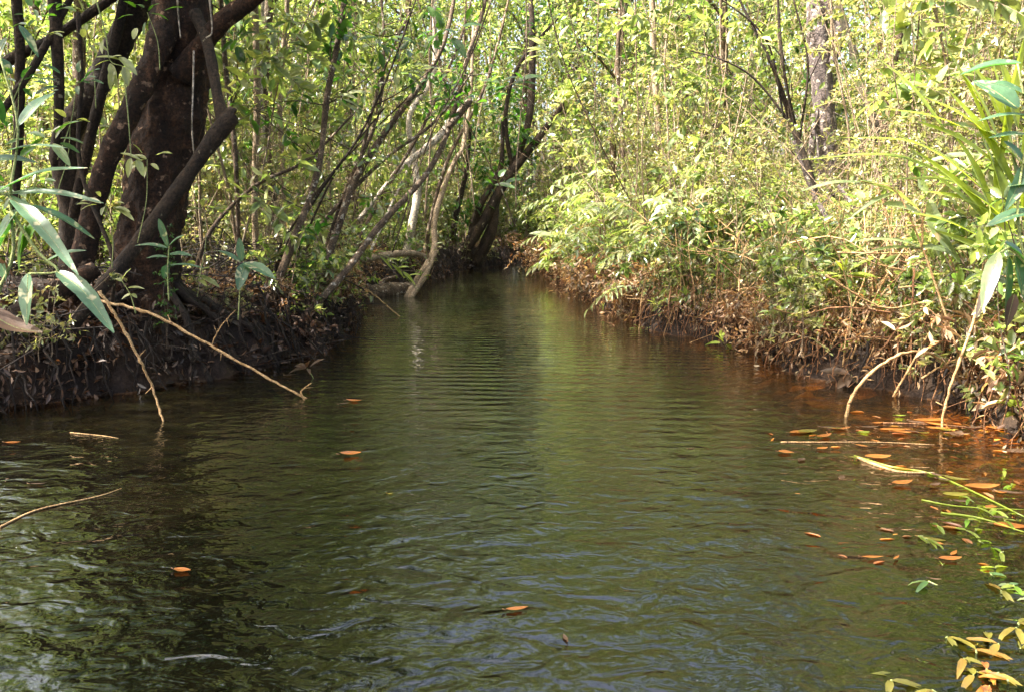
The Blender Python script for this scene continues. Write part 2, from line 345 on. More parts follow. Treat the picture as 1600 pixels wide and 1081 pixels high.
def axis(lo, hi, step, far, k):
    c = list(np.arange(lo, hi + 1e-6, step)); g = step; a = hi; b = lo; up = []; dn = []
    while a < far: g *= k; a += g; up.append(a)
    g = step
    while b > -far: g *= k; b -= g; dn.append(b)
    return A(dn[::-1] + c + up)
xs = axis(-6, 6, .06, 260, 1.16); ys = axis(1.5, 20, .075, 320, 1.16)
X, Y = np.meshgrid(xs, ys); Z = gz(X, Y)
def grid_mesh(name, X, Y, Z, mat):
    mb = MB(); r, c = X.shape
    i = np.arange(r - 1)[:, None] * c + np.arange(c - 1)[None]
    mb.add(np.stack([X, Y, Z], -1).reshape(-1, 3), np.stack([i, i + 1, i + c + 1, i + c], -1).reshape(-1, 4))
    return mb.build(name, mat)
tag(grid_mesh('ground', X, Y, Z, M['ground']), 'dark muddy forest floor and stream banks', 'ground', kind='structure')
xs = np.arange(-5.4, 14.5, .12); ys = np.arange(-8, 24.5, .12)
X, Y = np.meshgrid(xs, ys); sdv = sdist(X, Y); 
water = grid_mesh('water', X, Y, X * 0, M['water'])
dp = water.data.attributes.new('depth', 'FLOAT', 'POINT'); dp.data.foreach_set('value', np.maximum(0, -gz(X, Y)).ravel().astype(np.float32))
# keep only the cells near the channel
import bmesh
bm = bmesh.new(); bm.from_mesh(water.data); bm.verts.ensure_lookup_table(); sv = sdv.ravel()
bmesh.ops.delete(bm, geom=[v for v in bm.verts if sv[v.index] > .45], context='VERTS'); bm.to_mesh(water.data); bm.free()
tag(water, 'olive brown rippled stream water', 'water', kind='structure')

# ------------------------------------------------------------------ generators
def wob(rng, n, amp):
    t = np.linspace(0, 1, n)
    return amp * sum(rng.normal() * np.sin(t * f * np.pi + rng.rand() * 6) / f for f in (1, 2, 3, 5))
def woody(rng, st, lv, H, nst=3, lean=.15, r0=.016, ntw=26, tl=.55, nlf=14, L=.085, Wd=.036, low=.12, base=.12, sides=5, droop=.35):
    """multi-stemmed sapling: stems into st, leaves into lv"""
    for s in range(nst):
        h = H * rng.uniform(.65, 1); a = rng.rand() * 6.28; ln = lean * h * rng.uniform(.3, 1.3)
        n = 12; t = np.linspace(0, 1, n)
        b = A([rng.normal() * base, rng.normal() * base, -.12])
        p = np.stack([b[0] + np.cos(a) * ln * t ** 1.4 + wob(rng, n, .05 * H * .4), b[1] + np.sin(a) * ln * t ** 1.4 + wob(rng, n, .05 * H * .4), b[2] + h * t], -1)
        p[0, :2] = b[:2]
        rad = r0 * rng.uniform(.7, 1.25) * (1 - .75 * t)
        tube(st, p, rad, sides, cap=False)
        for k in range(max(1, ntw // nst)):
            u = low + (1 - low) * rng.rand() ** .8; f = u * (n - 1); i = min(int(f), n - 2); q = p[i] + (p[i + 1] - p[i]) * (f - i)
            az = rng.rand() * 6.28; up = rng.uniform(-.1, .8); d = norm(A([np.cos(az), np.sin(az), up])); ll = tl * rng.uniform(.4, 1.2) * (1.1 - .5 * u)
            m = 5; tt = np.linspace(0, 1, m)[:, None]
            tp = q + d * ll * tt + A([0, 0, -droop * ll]) * tt ** 2 + rng.normal(size=3) * .05 * ll * np.sin(tt * 3.1)
            tube(st, tp, np.linspace(.0042, .0015, m), 3, cap=False)
            c = max(3, int(nlf * rng.uniform(.6, 1.3))); uu = rng.rand(c) ** .7 * (m - 1); ii = np.minimum(uu.astype(int), m - 2)
            lp = tp[ii] + (tp[ii + 1] - tp[ii]) * (uu - ii)[:, None]
            la = norm(d * .5 + rng.normal(size=(c, 3)) * .6 + A([0, 0, -.25])); ln_ = norm(rng.normal(size=(c, 3)) * .55 + A([0, 0, 1.0]))
            sc = rng.uniform(.6, 1.25, c); lv.add(lp, la, ln_, L * sc, Wd * sc)
def frond(rng, st, lv, base, d0, length, npair=8, LL=.19, LW=.032, droop=.6, r=.004):
    n = 9; t = np.linspace(0, 1, n)[:, None]; d0 = norm(d0)
    side = norm(np.cross(d0, A([0, 0, 1.0])) + 1e-4)
    p = base + d0 * length * t + A([0, 0, -droop * length]) * t ** 2.2
    tube(st, p, np.linspace(r, r * .3, n), 4, cap=False)
    T = norm(np.gradient(p, axis=0))
    for k in range(npair):
        u = (.25 + .75 * k / (npair - 1)) * (n - 1); i = min(int(u), n - 2); q = p[i] + (p[i + 1] - p[i]) * (u - i)
        s_ = 1 - .45 * abs(k / (npair - 1) - .45)
        for sg in (-1, 1):
            a = norm(T[i] * (.55 + .5 * k / npair) + side * sg * .9 + rng.normal(size=3) * .10 + A([0, 0, -.12]))
            lv.add(q, a, norm(A([0, 0, 1.0]) + rng.normal(size=3) * .22 - side * sg * .25), LL * s_ * rng.uniform(.85, 1.15), LW * rng.uniform(.85, 1.15))
def copy_thing(o, loc, rz, sc, label, group=None):
    c = o.copy(); COL.objects.link(c); c.location = loc; c.rotation_euler = (0, 0, rz); c.scale = (sc, sc, sc)
    tag(c, label, o['category'], group)
    for ch in list(o.children):
        d = ch.copy(); COL.objects.link(d); d.parent = c
    return c
def where(x, y):
    """names the landmark a background plant stands behind or beside"""
    px = to_px(x, y)[0]
    if y < 3.2: return 'beside the near water'
    if y > 18.5 and 560 < px < 1050: return 'closing the far end of the stream'
    for lim, s in ((60, 'at the left edge behind the long spotted leaves'), (170, 'left of the big crusty tree'), (330, 'behind the big crusty tree'),
                   (450, 'just right of the big crusty tree'), (560, 'behind the curved brown stems'), (650, 'behind the leaning bare trunks'),
                   (760, 'behind the dark forked trees'), (860, 'above the bend of the stream'), (960, 'behind the pale fronds at the bend'),
                   (1080, 'behind the middle of the right bank'), (1210, 'beside the mossy slanting trunk'), (1330, 'behind the grey trunk'),
                   (1450, 'right of the grey trunk'), (1545, 'behind the strap leaved clump')):
        if px < lim: return s
    return 'at the right edge of the thicket'

# prototypes -------------------------------------------------------
PROTO = {}
def proto(kind, name, cat, leafm, barkm, T, n, fn, leafpart='foliage', stempart='stem'):
    out = []
    for i in range(n):
        rng = np.random.RandomState(hash_(kind) + i * 7)
        st, lvs = MB(), Leaves(); fn(rng, st, lvs)
        mb = MB(); lvs.into(mb, T)
        out.append((name, cat, st.mesh(stempart, barkm), mb.mesh(leafpart, leafm, smooth=True), stempart, leafpart))
    PROTO[kind] = out
def hash_(s): return sum(ord(c) * (i + 3) for i, c in enumerate(s)) % 9973
FIRST = {}
def place(kind, i, x, y, rz, sc, label, group, z=None):
    key = (kind, i % len(PROTO[kind])); name, cat, ms, ml, sp, lp = PROTO[kind][key[1]]
    zz = float(gz(A([x]), A([y]))[0]) if z is None else z
    if key not in FIRST:
        o = empty(name, (x, y, zz), label, cat, group); o.rotation_euler = (0, 0, rz); o.scale = (sc,) * 3
        for nm, me in ((sp, ms), (lp, ml)):
            c = bpy.data.objects.new(nm, me); COL.objects.link(c); c.parent = o
        FIRST[key] = o; return o
    return copy_thing(FIRST[key], (x, y, zz), rz, sc, label, group)

proto('sapling', 'sapling', 'sapling', M['leaf_bg'], M['bark_tan'], T_MID, 6,
      lambda g, s, l: woody(g, s, l, 5.2, 3, .2, .013, 84, .65, 15, .085, .038, .04))
proto('thin', 'sapling', 'sapling', M['leaf_small'], M['bark_tan'], T_MID, 5,
      lambda g, s, l: woody(g, s, l, 5.4, 5, .28, .010, 90, .6, 20, .056, .025, .03, base=.25))
proto('darksap', 'sapling', 'sapling', M['leaf_dark'], M['bark_brown'], T_MID, 3,
      lambda g, s, l: woody(g, s, l, 4.8, 2, .15, .02, 44, .6, 12, .13, .055, .1))
proto('thicket', 'shrub', 'shrub', M['leaf_small'], M['bark_tan'], T_MID, 5,
      lambda g, s, l: woody(g, s, l, 2.6, 8, .55, .009, 130, .5, 15, .062, .027, .05, base=.25, droop=.5))
proto('broadsap', 'sapling', 'sapling', M['leaf_pale'], M['bark_tan'], T_MID, 4,
      lambda g, s, l: woody(g, s, l, 4.6, 3, .25, .013, 60, .6, 11, .15, .06, .03, droop=.6))
proto('shrub', 'shrub', 'shrub', M['leaf_bg'], M['bark_brown'], T_MID, 5,
      lambda g, s, l: woody(g, s, l, 1.25, 7, .5, .008, 60, .32, 11, .10, .042, .12, base=.1, droop=.5))
proto('lowshrub', 'shrub', 'shrub', M['leaf_small'], M['bark_tan'], T_MID, 4,
      lambda g, s, l: woody(g, s, l, .9, 9, .6, .006, 80, .28, 13, .06, .024, .1, base=.16, droop=.5))
def palmy(g, s, l):
    for k in range(13):
        a = k * 2.4 + g.rand(); e = g.uniform(.3, 1.5); h = g.uniform(.0, .35)
        b = A([g.normal() * .06, g.normal() * .06, 0])
        d = A([np.cos(a), np.sin(a), e]); hb = b + A([np.cos(a) * .05, np.sin(a) * .05, h])
        tube(s, np.linspace(b + A([0, 0, -.1]), hb, 4), .007, 5, cap=False)
        frond(g, s, l, hb, d, g.uniform(.6, .95), 8, .21, .036, g.uniform(.4, .8))
proto('frondbush', 'frond_bush', 'bush', M['leaf_pale'], M['rib'], T_LONG, 4, palmy, 'foliage', 'stem')
def tallpalmy(g, s, l):
    for k in range(5):
        a = k * 1.3 + g.rand(); h = g.uniform(.5, 1.3)
        top = A([np.cos(a) * .2, np.sin(a) * .2, h]); tube(s, np.linspace((0, 0, -.1), top, 5), .008, 5, cap=False)
        for j in range(4):
            a2 = a + g.normal() * .9; frond(g, s, l, top * (1 - .12 * j), A([np.cos(a2), np.sin(a2), g.uniform(.1, 1)]), g.uniform(.4, .7), 6, .17, .04, .5)
proto('tallfrond', 'frond_bush', 'bush', M['leaf_pale'], M['bark_tan'], T_LONG, 3, tallpalmy)
def deadclump(g, s, l):
    woody(g, s, l, .55, 16, .8, .005, 110, .26, 9, .075, .022, .05, base=.18, droop=1.0)
proto('dead', 'dead_shrub', 'dead shrub', M['dry'], M['root'], T_MID, 4, deadclump)
def bigtree(g, s, l):
    H = 11.0; n = 16; t = np.linspace(0, 1, n)
    p = np.stack([wob(g, n, .25), wob(g, n, .25), -.2 + H * .85 * t], -1); p[:, :2] -= p[0, :2]
    tube(s, p, .085 * (1 - .7 * t), 9, cap=False)
    for k in range(17):
        u = g.uniform(.32, 1); q = p[min(n - 1, int(u * n))]; a = g.rand() * 6.28; ll = g.uniform(1.2, 2.6) * (1.2 - .5 * u)
        d = norm(A([np.cos(a), np.sin(a), g.uniform(.15, .9)])); m = 7; tt = np.linspace(0, 1, m)[:, None]
        b = q + d * ll * tt + A([0, 0, .25 * ll]) * tt ** 2 + g.normal(size=3) * .08 * np.sin(tt * 4)
        tube(s, b, np.linspace(.03 * (1.2 - u * .6), .006, m), 5, cap=False)
        for c in range(7):
            v = g.uniform(.3, 1) * (m - 1); qq = b[int(v)]; w = norm(g.normal(size=3) + d + A([0, 0, .2])); w2 = qq + w * g.uniform(.3, .8)
            tube(s, np.linspace(qq, w2, 3), np.linspace(.007, .002, 3), 3, cap=False)
            cnt = 42; pp = qq + (w2 - qq) * g.uniform(.2, 1.1, (cnt, 1)) + g.normal(size=(cnt, 3)) * .15
            sc = g.uniform(.7, 1.25, cnt); l.add(pp, norm(g.normal(size=(cnt, 3)) + A([0, 0, -.3])), norm(g.normal(size=(cnt, 3)) * .6 + A([0, 0, 1])), .115 * sc, .05 * sc)
proto('tree', 'forest_tree', 'tree', M['leaf_bg'], M['bark_brown'], T_FAR, 4, bigtree, 'crown', 'trunk')

# ------------------------------------------------------------------ thicket: individuals in rows behind both banks
rs = np.random.RandomState(11)
def scatter(kind, n, box, smin, smax, sc, desc, grp, mind=.5, avoid=None, seed=0):
    g = np.random.RandomState(seed); pts = []; tries = 0
    while len(pts) < n and tries < 8000:
        tries += 1
        x = g.uniform(box[0], box[1]); y = g.uniform(box[2], box[3]); s = float(sdist(A([x]), A([y]))[0])
        px = to_px(x, y)[0]
        if s < smin or s > smax or (kind != 'tree' and (px < -70 or px > 1670)) or px < -500 or px > 2100: continue
        if kind not in ('tree', 'shrub', 'lowshrub', 'thicket') and y < 9.3 and 1120 < px < 1390: continue
        if kind == 'thicket' and y < 8 and 1150 < px < 1340: continue
        if avoid and avoid(x, y, px): continue
        if any((x - a) ** 2 + (y - b) ** 2 < mind ** 2 for a, b in pts): continue
        pts.append((x, y))
    for i, (x, y) in enumerate(pts):
        side = 'left bank' if x < -.2 - max(0, y - 17) * .1 else 'right bank'
        if y > 18.5 and -6 < x < 4: side = 'far bank'
        d = desc[i % len(desc)]; k_ = g.uniform(*sc); size = 'short ' if k_ < sc[0] + .33 * (sc[1] - sc[0]) else ('tall ' if k_ > sc[0] + .7 * (sc[1] - sc[0]) and 'tall' not in d else '')
        place(kind, i, x, y, g.rand() * 6.28, k_, '%s%s %s' % (size if 'low' not in d and 'tall' not in d else '', d, where(x, y)), grp + ' in the thicket')
nearcut = lambda x, y, px: (x < 0 and y < 6.3) or (x > 0 and y < 6.2)
scatter('sapling', 44, (-12, -.2, 6, 22), .5, 11, (.75, 1.15), ['slender yellow green sapling'], 'leafy saplings', .55, nearcut, 1)
scatter('thin', 42, (-12, -.2, 6, 24), .5, 11, (.75, 1.15), ['thin stemmed sapling with small leaves'], 'thin stemmed saplings', .55, nearcut, 2)
scatter('darksap', 10, (-9, -.4, 6, 20), .7, 8, (.8, 1.15), ['dark broad leaved sapling'], 'dark leaved saplings', .9, nearcut, 3)
scatter('sapling', 34, (.6, 14, 7, 24), 1.1, 11, (.75, 1.2), ['slender yellow green sapling'], 'leafy saplings', .55, nearcut, 4)
scatter('thin', 32, (.6, 14, 6.2, 24), .9, 11, (.75, 1.15), ['thin stemmed sapling with small leaves'], 'thin stemmed saplings', .5, nearcut, 5)
scatter('sapling', 18, (-7, 8, 18, 27), .4, 9, (.9, 1.3), ['slender yellow green sapling'], 'leafy saplings', .7, None, 6)
scatter('thin', 14, (-6, 7, 17.6, 24), .3, 5, (.9, 1.2), ['thin stemmed sapling with small leaves'], 'thin stemmed saplings', .5, None, 7)
scatter('darksap', 6, (1, 10, 8, 20), 1.5, 8, (.7, 1.0), ['dark broad leaved sapling'], 'dark leaved saplings', .9, nearcut, 8)
scatter('shrub', 34, (-8, 0, 5.9, 19), .45, 6, (.6, 1.1), ['low bright leafy shrub'], 'low shrubs', .45, nearcut, 9)
scatter('lowshrub', 32, (-7, 0, 5.9, 19), .3, 5, (.5, 1.1), ['low twiggy small leaved shrub'], 'small leaved shrubs', .4, None, 10)
scatter('shrub', 36, (.8, 11, 6, 21), .5, 7, (.7, 1.2), ['low bright leafy shrub'], 'low shrubs', .45, nearcut, 12)
scatter('lowshrub', 40, (.8, 10, 5.5, 21), .2, 6, (.6, 1.2), ['low twiggy small leaved shrub'], 'small leaved shrubs', .38, None, 13)
scatter('thicket', 34, (-10, -.3, 6.5, 20), .6, 8, (.6, 1.15), ['bushy shrub with tangled twigs'], 'tangled bushes', .6, nearcut, 17)
scatter('thicket', 44, (.8, 12, 6.6, 24), .8, 9, (.6, 1.2), ['bushy shrub with tangled twigs'], 'tangled bushes', .55, nearcut, 18)
scatter('thicket', 14, (-6, 8, 18, 25), .4, 6, (.8, 1.4), ['bushy shrub with tangled twigs'], 'tangled bushes', .6, None, 19)
scatter('broadsap', 34, (-9, -.3, 6, 17), .4, 7, (.5, 1.1), ['pale broad leaved sapling'], 'broad leaved saplings', .7, nearcut, 21)
scatter('broadsap', 38, (1.2, 10, 5.4, 20), .7, 7, (.5, 1.1), ['pale broad leaved sapling'], 'broad leaved saplings', .7, None, 22)
scatter('thin', 14, (1.9, 5.5, 5.0, 9), .45, 3, (.5, 1.0), ['thin stemmed sapling with small leaves'], 'thin stemmed saplings', .45, None, 23)
scatter('thicket', 16, (1.8, 6, 4.8, 9), .4, 3, (.5, .85), ['bushy shrub with tangled twigs'], 'tangled bushes', .45, None, 24)
scatter('darksap', 8, (1.5, 10, 7, 18), .8, 8, (.5, .9), ['dark broad leaved sapling'], 'dark leaved saplings', .9, None, 25)
scatter('thicket', 9, (-1.6, 2.8, 17.4, 20.5), .12, 3, (.5, .8), ['bushy shrub with tangled twigs'], 'tangled bushes', .35, None, 31)
scatter('shrub', 12, (-1.6, 2.8, 17.2, 20), .08, 2, (.7, 1.2), ['low bright leafy shrub'], 'low shrubs', .3, None, 32)
scatter('broadsap', 6, (-1.6, 2.8, 17.6, 21), .3, 3, (.5, .9), ['pale broad leaved sapling'], 'broad leaved saplings', .5, None, 33)
scatter('darksap', 5, (-1.6, 2.8, 18, 21), .5, 3, (.6, .9), ['dark broad leaved sapling'], 'dark leaved saplings', .5, None, 34)
scatter('tree', 9, (-15, -1.5, 9, 26), 2.5, 15, (.7, 1.15), ['tall slim tree with high loose crown'], 'tall slim trees', 1.6, None, 14)
scatter('tree', 12, (1.5, 16, 10, 26), 2.6, 15, (.7, 1.15), ['tall slim tree with high loose crown'], 'tall slim trees', 1.6, None, 15)
scatter('tree', 30, (-11, 11, 19.5, 28), 1.2, 15, (.95, 1.35), ['tall slim tree with high loose crown'], 'tall slim trees', 2.0, None, 16)
# unseen near trees on both sides, left ones added to shade bank and water
for i, (x, y, s) in enumerate([(-4.6, 3.4, .9), (-5.6, 1.0, .9), (4.6, 4.4, .8), (5.6, 2.2, .9), (-5.2, -1.2, .9), (-3.9, 2.0, .75), (-5.0, 4.4, .95), (-6.6, 3.0, 1.05), (-6.4, 4.3, .8), (-5.3, 3.8, .62), (-5.0, 4.9, .5)]):
    place('tree', i, x, y, i * 1.3, s, 'tall slim tree with high loose crown ' + ('added for shade beyond the left edge' if x < 0 else 'beyond the right edge'), 'tall slim trees in the thicket')

for i, (x, y, k_, lab) in enumerate([(-2.7, 9.2, .80, 'slim tree arching its crown over the stream behind the curved stems'), (2.7, 10.2, .85, 'slim tree behind the pale fronds with crown over the stream'),
        (-2.3, 13.6, .9, 'slim tree with loose crown beside the kinked thin tree'), (3.9, 8.6, .85, 'slim tree with loose crown just right of the grey trunk'), (-3.9, 7.6, .8, 'slim tree with loose crown just behind the big crusty tree'),
        (1.6, 13.2, .8, 'slim tree with loose crown above the bend of the right bank')]):
    place('tree', i + 1, x, y, i * 2.1 + .5, k_, lab, 'tall slim trees in the thicket')
# far wood beyond 27 m: one mass nobody could count
g = np.random.RandomState(77)
def wood(n, y0, y1, x0, x1, z1, L):
    mb, lv = MB(), Leaves()
    k = n // 60; cx = g.uniform(x0, x1, k); cy = g.uniform(y0, y1, k); cz = z1 * g.rand(k) ** .9
    for a, b, c in zip(cx, cy, cz):
        m = 60; p = A([a, b, c + .2]) + g.normal(size=(m, 3)) * A([.8, .8, .5]); sc = g.uniform(.6, 1.3, m)
        lv.add(p, norm(g.normal(size=(m, 3))), norm(g.normal(size=(m, 3)) * .7 + A([0, 0, 1])), L * sc, L * .45 * sc)
    return lv.into(mb, T_FAR)
mb = wood(170000, 26, 44, -34, 36, 19, .21)
tag(mb.build('far_wood', M['leaf_bg']), 'sunlit mass of far off forest leaves behind the saplings', 'far wood', kind='stuff')
mb = MB()
for i in range(260):
    x, y = g.uniform(-40, 42), g.uniform(27, 46); h = g.uniform(8, 15); tube(mb, np.stack([x + wob(g, 8, .3), y + np.zeros(8), np.linspace(-.3, h, 8)], -1), np.linspace(.09, .03, 8) * g.uniform(.5, 1.3), 5)
tag(mb.build('far_trunks', M['bark_tan']), 'countless pale thin trunks in the far off wood', 'far wood', kind='stuff')

# ------------------------------------------------------------------ right bank: pale fronds, dead growth
fb = [(.95, 14.2, .85), (1.15, 12.6, .85), (1.45, 11.4, .9), (1.2, 10.4, .8), (1.9, 10.2, 1.0), (1.55, 9.2, .8), (2.3, 9.1, 1.0), (1.9, 8.3, .8), (2.9, 8.4, 1.0), (2.4, 7.6, .75), (3.2, 7.4, .95), (3.9, 7.9, 1.0), (2.9, 6.8, .6), (3.6, 6.7, .8), (4.4, 6.9, .9)]
fb += [(1.25, 9.6, .8), (1.55, 8.5, .8), (1.0, 11.6, .8), (1.75, 7.8, .75), (2.2, 8.5, .9), (2.7, 7.3, .8), (1.6, 12.4, 1.1), (2.1, 11.2, 1.1), (3.4, 8.6, 1.1), (4.1, 7.3, 1.0), (3.3, 6.2, .7), (2.6, 6.5, .6)]
for i, (x, y, s) in enumerate(fb):
    place('frondbush' if i % 3 else 'tallfrond', i, x, y, i * 1.9, s * 1.2, ['low pale frond bush with drooping narrow leaflets', 'airy pale bush with raised fronds'][0 if i % 3 else 1] + ' ' + ('overhanging the bend' if y > 12 else where(x, y)), 'pale frond bushes along the right bank', z=float(gz(A([x]), A([y]))[0]) + .10 + .1 * (i % 3))
g = np.random.RandomState(5)
def along(a, b, n, off=(0, .3)):
    """points just landward of POLY[a..b]"""
    seg = POLY[a:b + 1]; L = np.linalg.norm(np.diff(seg, axis=0), axis=1); c = np.r_[0, np.cumsum(L)]
    out = []
    for u in np.sort(g.uniform(0, c[-1], n)):
        i = min(np.searchsorted(c, u) - 1, len(L) - 1); i = max(i, 0); t = (u - c[i]) / L[i]; q = seg[i] + (seg[i + 1] - seg[i]) * t
        d = (seg[i + 1] - seg[i]) / L[i]; nrm = A([-d[1], d[0]])
        if sdist(A([q[0] + nrm[0] * .05]), A([q[1] + nrm[1] * .05]))[0] < 0: nrm = -nrm
        out.append((q + nrm * g.uniform(*off), nrm))
    return out
for i, (q, nn) in enumerate(along(21, 33, 30, (-.02, .5))):
    place('dead', i, q[0], q[1], g.rand() * 6, g.uniform(.6, 1.15), 'brown dead shrub hanging over the water ' + ('near the bend' if q[1] > 10 else 'below the pale fronds' if q[1] > 6.5 else 'by the shaded right shallows'), 'dead brown shrubs fringing the right bank', z=float(g.uniform(.12, .3)))
for i, (q, nn) in enumerate(along(6, 14, 14, (.1, .6))):
    place('dead', i, q[0], q[1], g.rand() * 6, g.uniform(.4, .75), 'brown dead shrub on the left bank ' + ('near the fallen log' if q[1] > 9 else 'under the leaning stems'), 'dead brown shrubs fringing the left bank')

for i, (q, nn) in enumerate(along(22, 33, 40, (.0, .5))):
    place('lowshrub' if i % 2 else 'shrub', i, q[0], q[1], g.rand() * 6, g.uniform(.45, .8), ('twiggy shrub leaning out over water ' if i % 2 else 'leafy shrub leaning out over water ') + ('near the bend' if q[1] > 10 else 'below the pale fronds' if q[1] > 6.5 else 'by the shaded right shallows'), 'small shrubs leaning out from the right bank', z=float(g.uniform(.2, .35)))
for i, (px_, py_, d_, kd, k_, lab) in enumerate([(985, 500, 8.2, 'dead', 1.1, 'rusty dead shrub bulging over the water at the middle of the right bank'), (1010, 470, 8.0, 'frondbush', .7, 'small frond bush on the bulge at the middle of the right bank'),
        (930, 455, 10.2, 'dead', 1.1, 'rusty dead shrub bulging below the pale fronds'), (890, 440, 11.8, 'frondbush', .85, 'frond bush reaching farthest over the water at the bend'), (1225, 540, 5.9, 'dead', 1.0, 'rusty dead shrub jutting out right of the dark hollow'),
        (1060, 470, 7.2, 'shrub', .9, 'leafy shrub leaning over the dark hollow of the right bank'), (1255, 500, 5.7, 'thicket', .42, 'small tangled bush jutting out right of the dark hollow'), (1440, 520, 4.9, 'shrub', .8, 'leafy shrub above the arched cane'),
        (1500, 540, 4.6, 'lowshrub', .9, 'twiggy small leaved shrub above the curved cane'), (1560, 480, 4.6, 'shrub', .9, 'leafy shrub under the strap leaved clump'), (905, 450, 11.0, 'thicket', .5, 'small tangled bush at the bend below the frond bush')]):
    q = P(px_, py_, d_); place(kd, i + 1, q[0], q[1], i * 1.7, k_, lab, 'small shrubs leaning out from the right bank', z=float(max(.12, q[2] - .1)))
for i in range(16):
    q_, nn = along(2, 9, 1, (.0, .6))[0]; kd = ('lowshrub', 'thicket', 'darksap')[i % 3]
    if q_[0] < -3.4 or q_[1] < 4.2: continue
    place(kd, i, q_[0], q_[1], i * 1.3, {'lowshrub': .6, 'thicket': .3, 'darksap': .16}[kd], {'lowshrub': 'small twiggy shrub at the dark left waterline', 'thicket': 'small tangled bush at the dark left waterline', 'darksap': 'small dark broad leaved seedling at the dark left waterline'}[kd], 'small plants overhanging the left waterline', z=float(g.uniform(.15, .3)))
# hanging roots along both banks, litter on the ground
def roots(a, b, n, h0, h1, out, thick):
    mb = MB()
    for q, nn in along(a, b, n, (-.02, .22)):
        z = float(gz(A([q[0] + nn[0] * .15]), A([q[1] + nn[1] * .15]))[0]) + g.uniform(h0, h1)
        e = q - nn * g.uniform(.02, out); m = 7; t = np.linspace(0, 1, m)[:, None]
        e3 = A([e[0] + g.normal() * .06, e[1] + g.normal() * .06, g.uniform(-.12, .05)]); s3 = A([q[0], q[1], z])
        p = s3 + (e3 - s3) * t; p[:, :2] -= nn * np.sin(t * 3.14) * g.uniform(0, .08); p += g.normal(size=(m, 3)) * .012
        tube(mb, p, np.linspace(1, .5, m) * thick * g.uniform(.4, 1.6), 4, cap=False)
    return mb
tag(roots(20, 33, 600, -.05, .15, .1, .005).build('root_fringe', M['root_dark']), 'rootlets blackened for shade in the hollows of the right bank', 'roots', kind='stuff')  # dark root colour paints the shade inside the hollows
tag(roots(20, 33, 600, .0, .28, .16, .0042).build('root_fringe', M['root']), 'brown hanging rootlets fringing the right bank', 'roots', kind='stuff')
tag(roots(3, 14, 700, -.05, .12, .12, .0055).build('root_fringe', M['root_dark']), 'dark tangled rootlets on the left bank face', 'roots', kind='stuff')
def litter(n, box, smin, smax, mat, L, label, z0=.01, zr=.05):
    x = g.uniform(box[0], box[1], n * 4); y = g.uniform(box[2], box[3], n * 4); s = sdist(x, y); k = (s > smin) & (s < smax); x, y = x[k][:n], y[k][:n]
    m = len(x); z = gz(x, y) + z0 + np.abs(g.normal(size=m)) * zr; z = np.maximum(z, .01)
    lv = Leaves(); sc = g.uniform(.5, 1.3, m); aa = g.normal(size=(m, 3)); aa[:, 2] *= .3
    lv.add(np.stack([x, y, z], -1), norm(aa), norm(g.normal(size=(m, 3)) * .4 + A([0, 0, 1])), L * sc, L * .42 * sc)
    o = lv.into(MB(), T_MID).build('leaf_litter', mat); tag(o, label, 'leaf litter', kind='stuff')
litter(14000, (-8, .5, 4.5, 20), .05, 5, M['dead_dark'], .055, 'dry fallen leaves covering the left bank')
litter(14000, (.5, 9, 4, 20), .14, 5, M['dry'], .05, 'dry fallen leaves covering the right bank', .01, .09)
litter(5000, (-5, -1, 2.5, 8), -.05, 1.2, M['dead_dark'], .08, 'fallen leaves darkened for shade on the near left bank', .0, .02)
# dense brown curtain of withered leaves at the water's edge on the right
lv = Leaves(); st = MB()
for q, nn in along(20, 33, 1700, (-.10, .5)):
    if smn(q[0], q[1], 3.3, 2.5) + .5 * smn(q[0], q[1], 9.0, .5) < .05: continue
    s = max(0.0, float(sdist(A([q[0]]), A([q[1]]))[0])); z = g.uniform(.03 if smn(q[0], q[1], 2.1, 7.0) > 0 else .2, .2 + .42 * min(1, s * 2.5 + .25)); m = 16
    p = A([q[0], q[1], z]) + g.normal(size=(m, 3)) * .06; p[:, 2] = np.maximum(p[:, 2], .015); sc = g.uniform(.5, 1.2, m)
    lv.add(p, norm(g.normal(size=(m, 3)) * .6 + A([0, 0, -.5])), norm(g.normal(size=(m, 3))), .045 * sc, .015 * sc)
tag(lv.into(MB(), T_MID).build('withered_leaves', M['dry']), 'curtain of withered brown leaves along the right waterline', 'withered leaves', kind='stuff')
def debris(n, box, smin, smax, mat, label, zr=.3):
    mb = MB(); c = 0
    while c < n:
        x, y = g.uniform(box[0], box[1]), g.uniform(box[2], box[3]); s = float(sdist(A([x]), A([y]))[0])
        if s < smin or s > smax: continue
        c += 1; z = float(gz(A([x]), A([y]))[0]); L = g.uniform(.15, .8); d = norm(A([g.normal(), g.normal(), g.normal() * .5])); b = A([x, y, max(z, .0) + g.uniform(0, zr)])
        p = spline([b - d * L / 2, b + g.normal(size=3) * L * .1, b + d * L / 2], 6); p[:, 2] = np.maximum(p[:, 2], -.03)
        tube(mb, p, np.linspace(1, .5, 6) * g.uniform(.002, .0065), 4, cap=False)
    tag(mb.build('fallen_twigs', M[mat]), label, 'twig litter', kind='stuff')
debris(900, (-5, -1.2, 3.9, 12), -.12, 1.6, 'root_dark', 'dark fallen twigs tangled over the left bank', .3)
debris(300, (-5, -1, 4.5, 14), .05, 2.5, 'root_dark', 'brown fallen twigs lying on the left bank', .35)
debris(700, (.6, 6, 3.5, 14), -.1, 1.6, 'root', 'brown twigs tangled along the right waterline', .5)
debris(900, (.6, 6, 3.5, 14), .0, 2.2, 'cane', 'pale dry twigs tangled through the right bank plants', .8)
lv = Leaves()
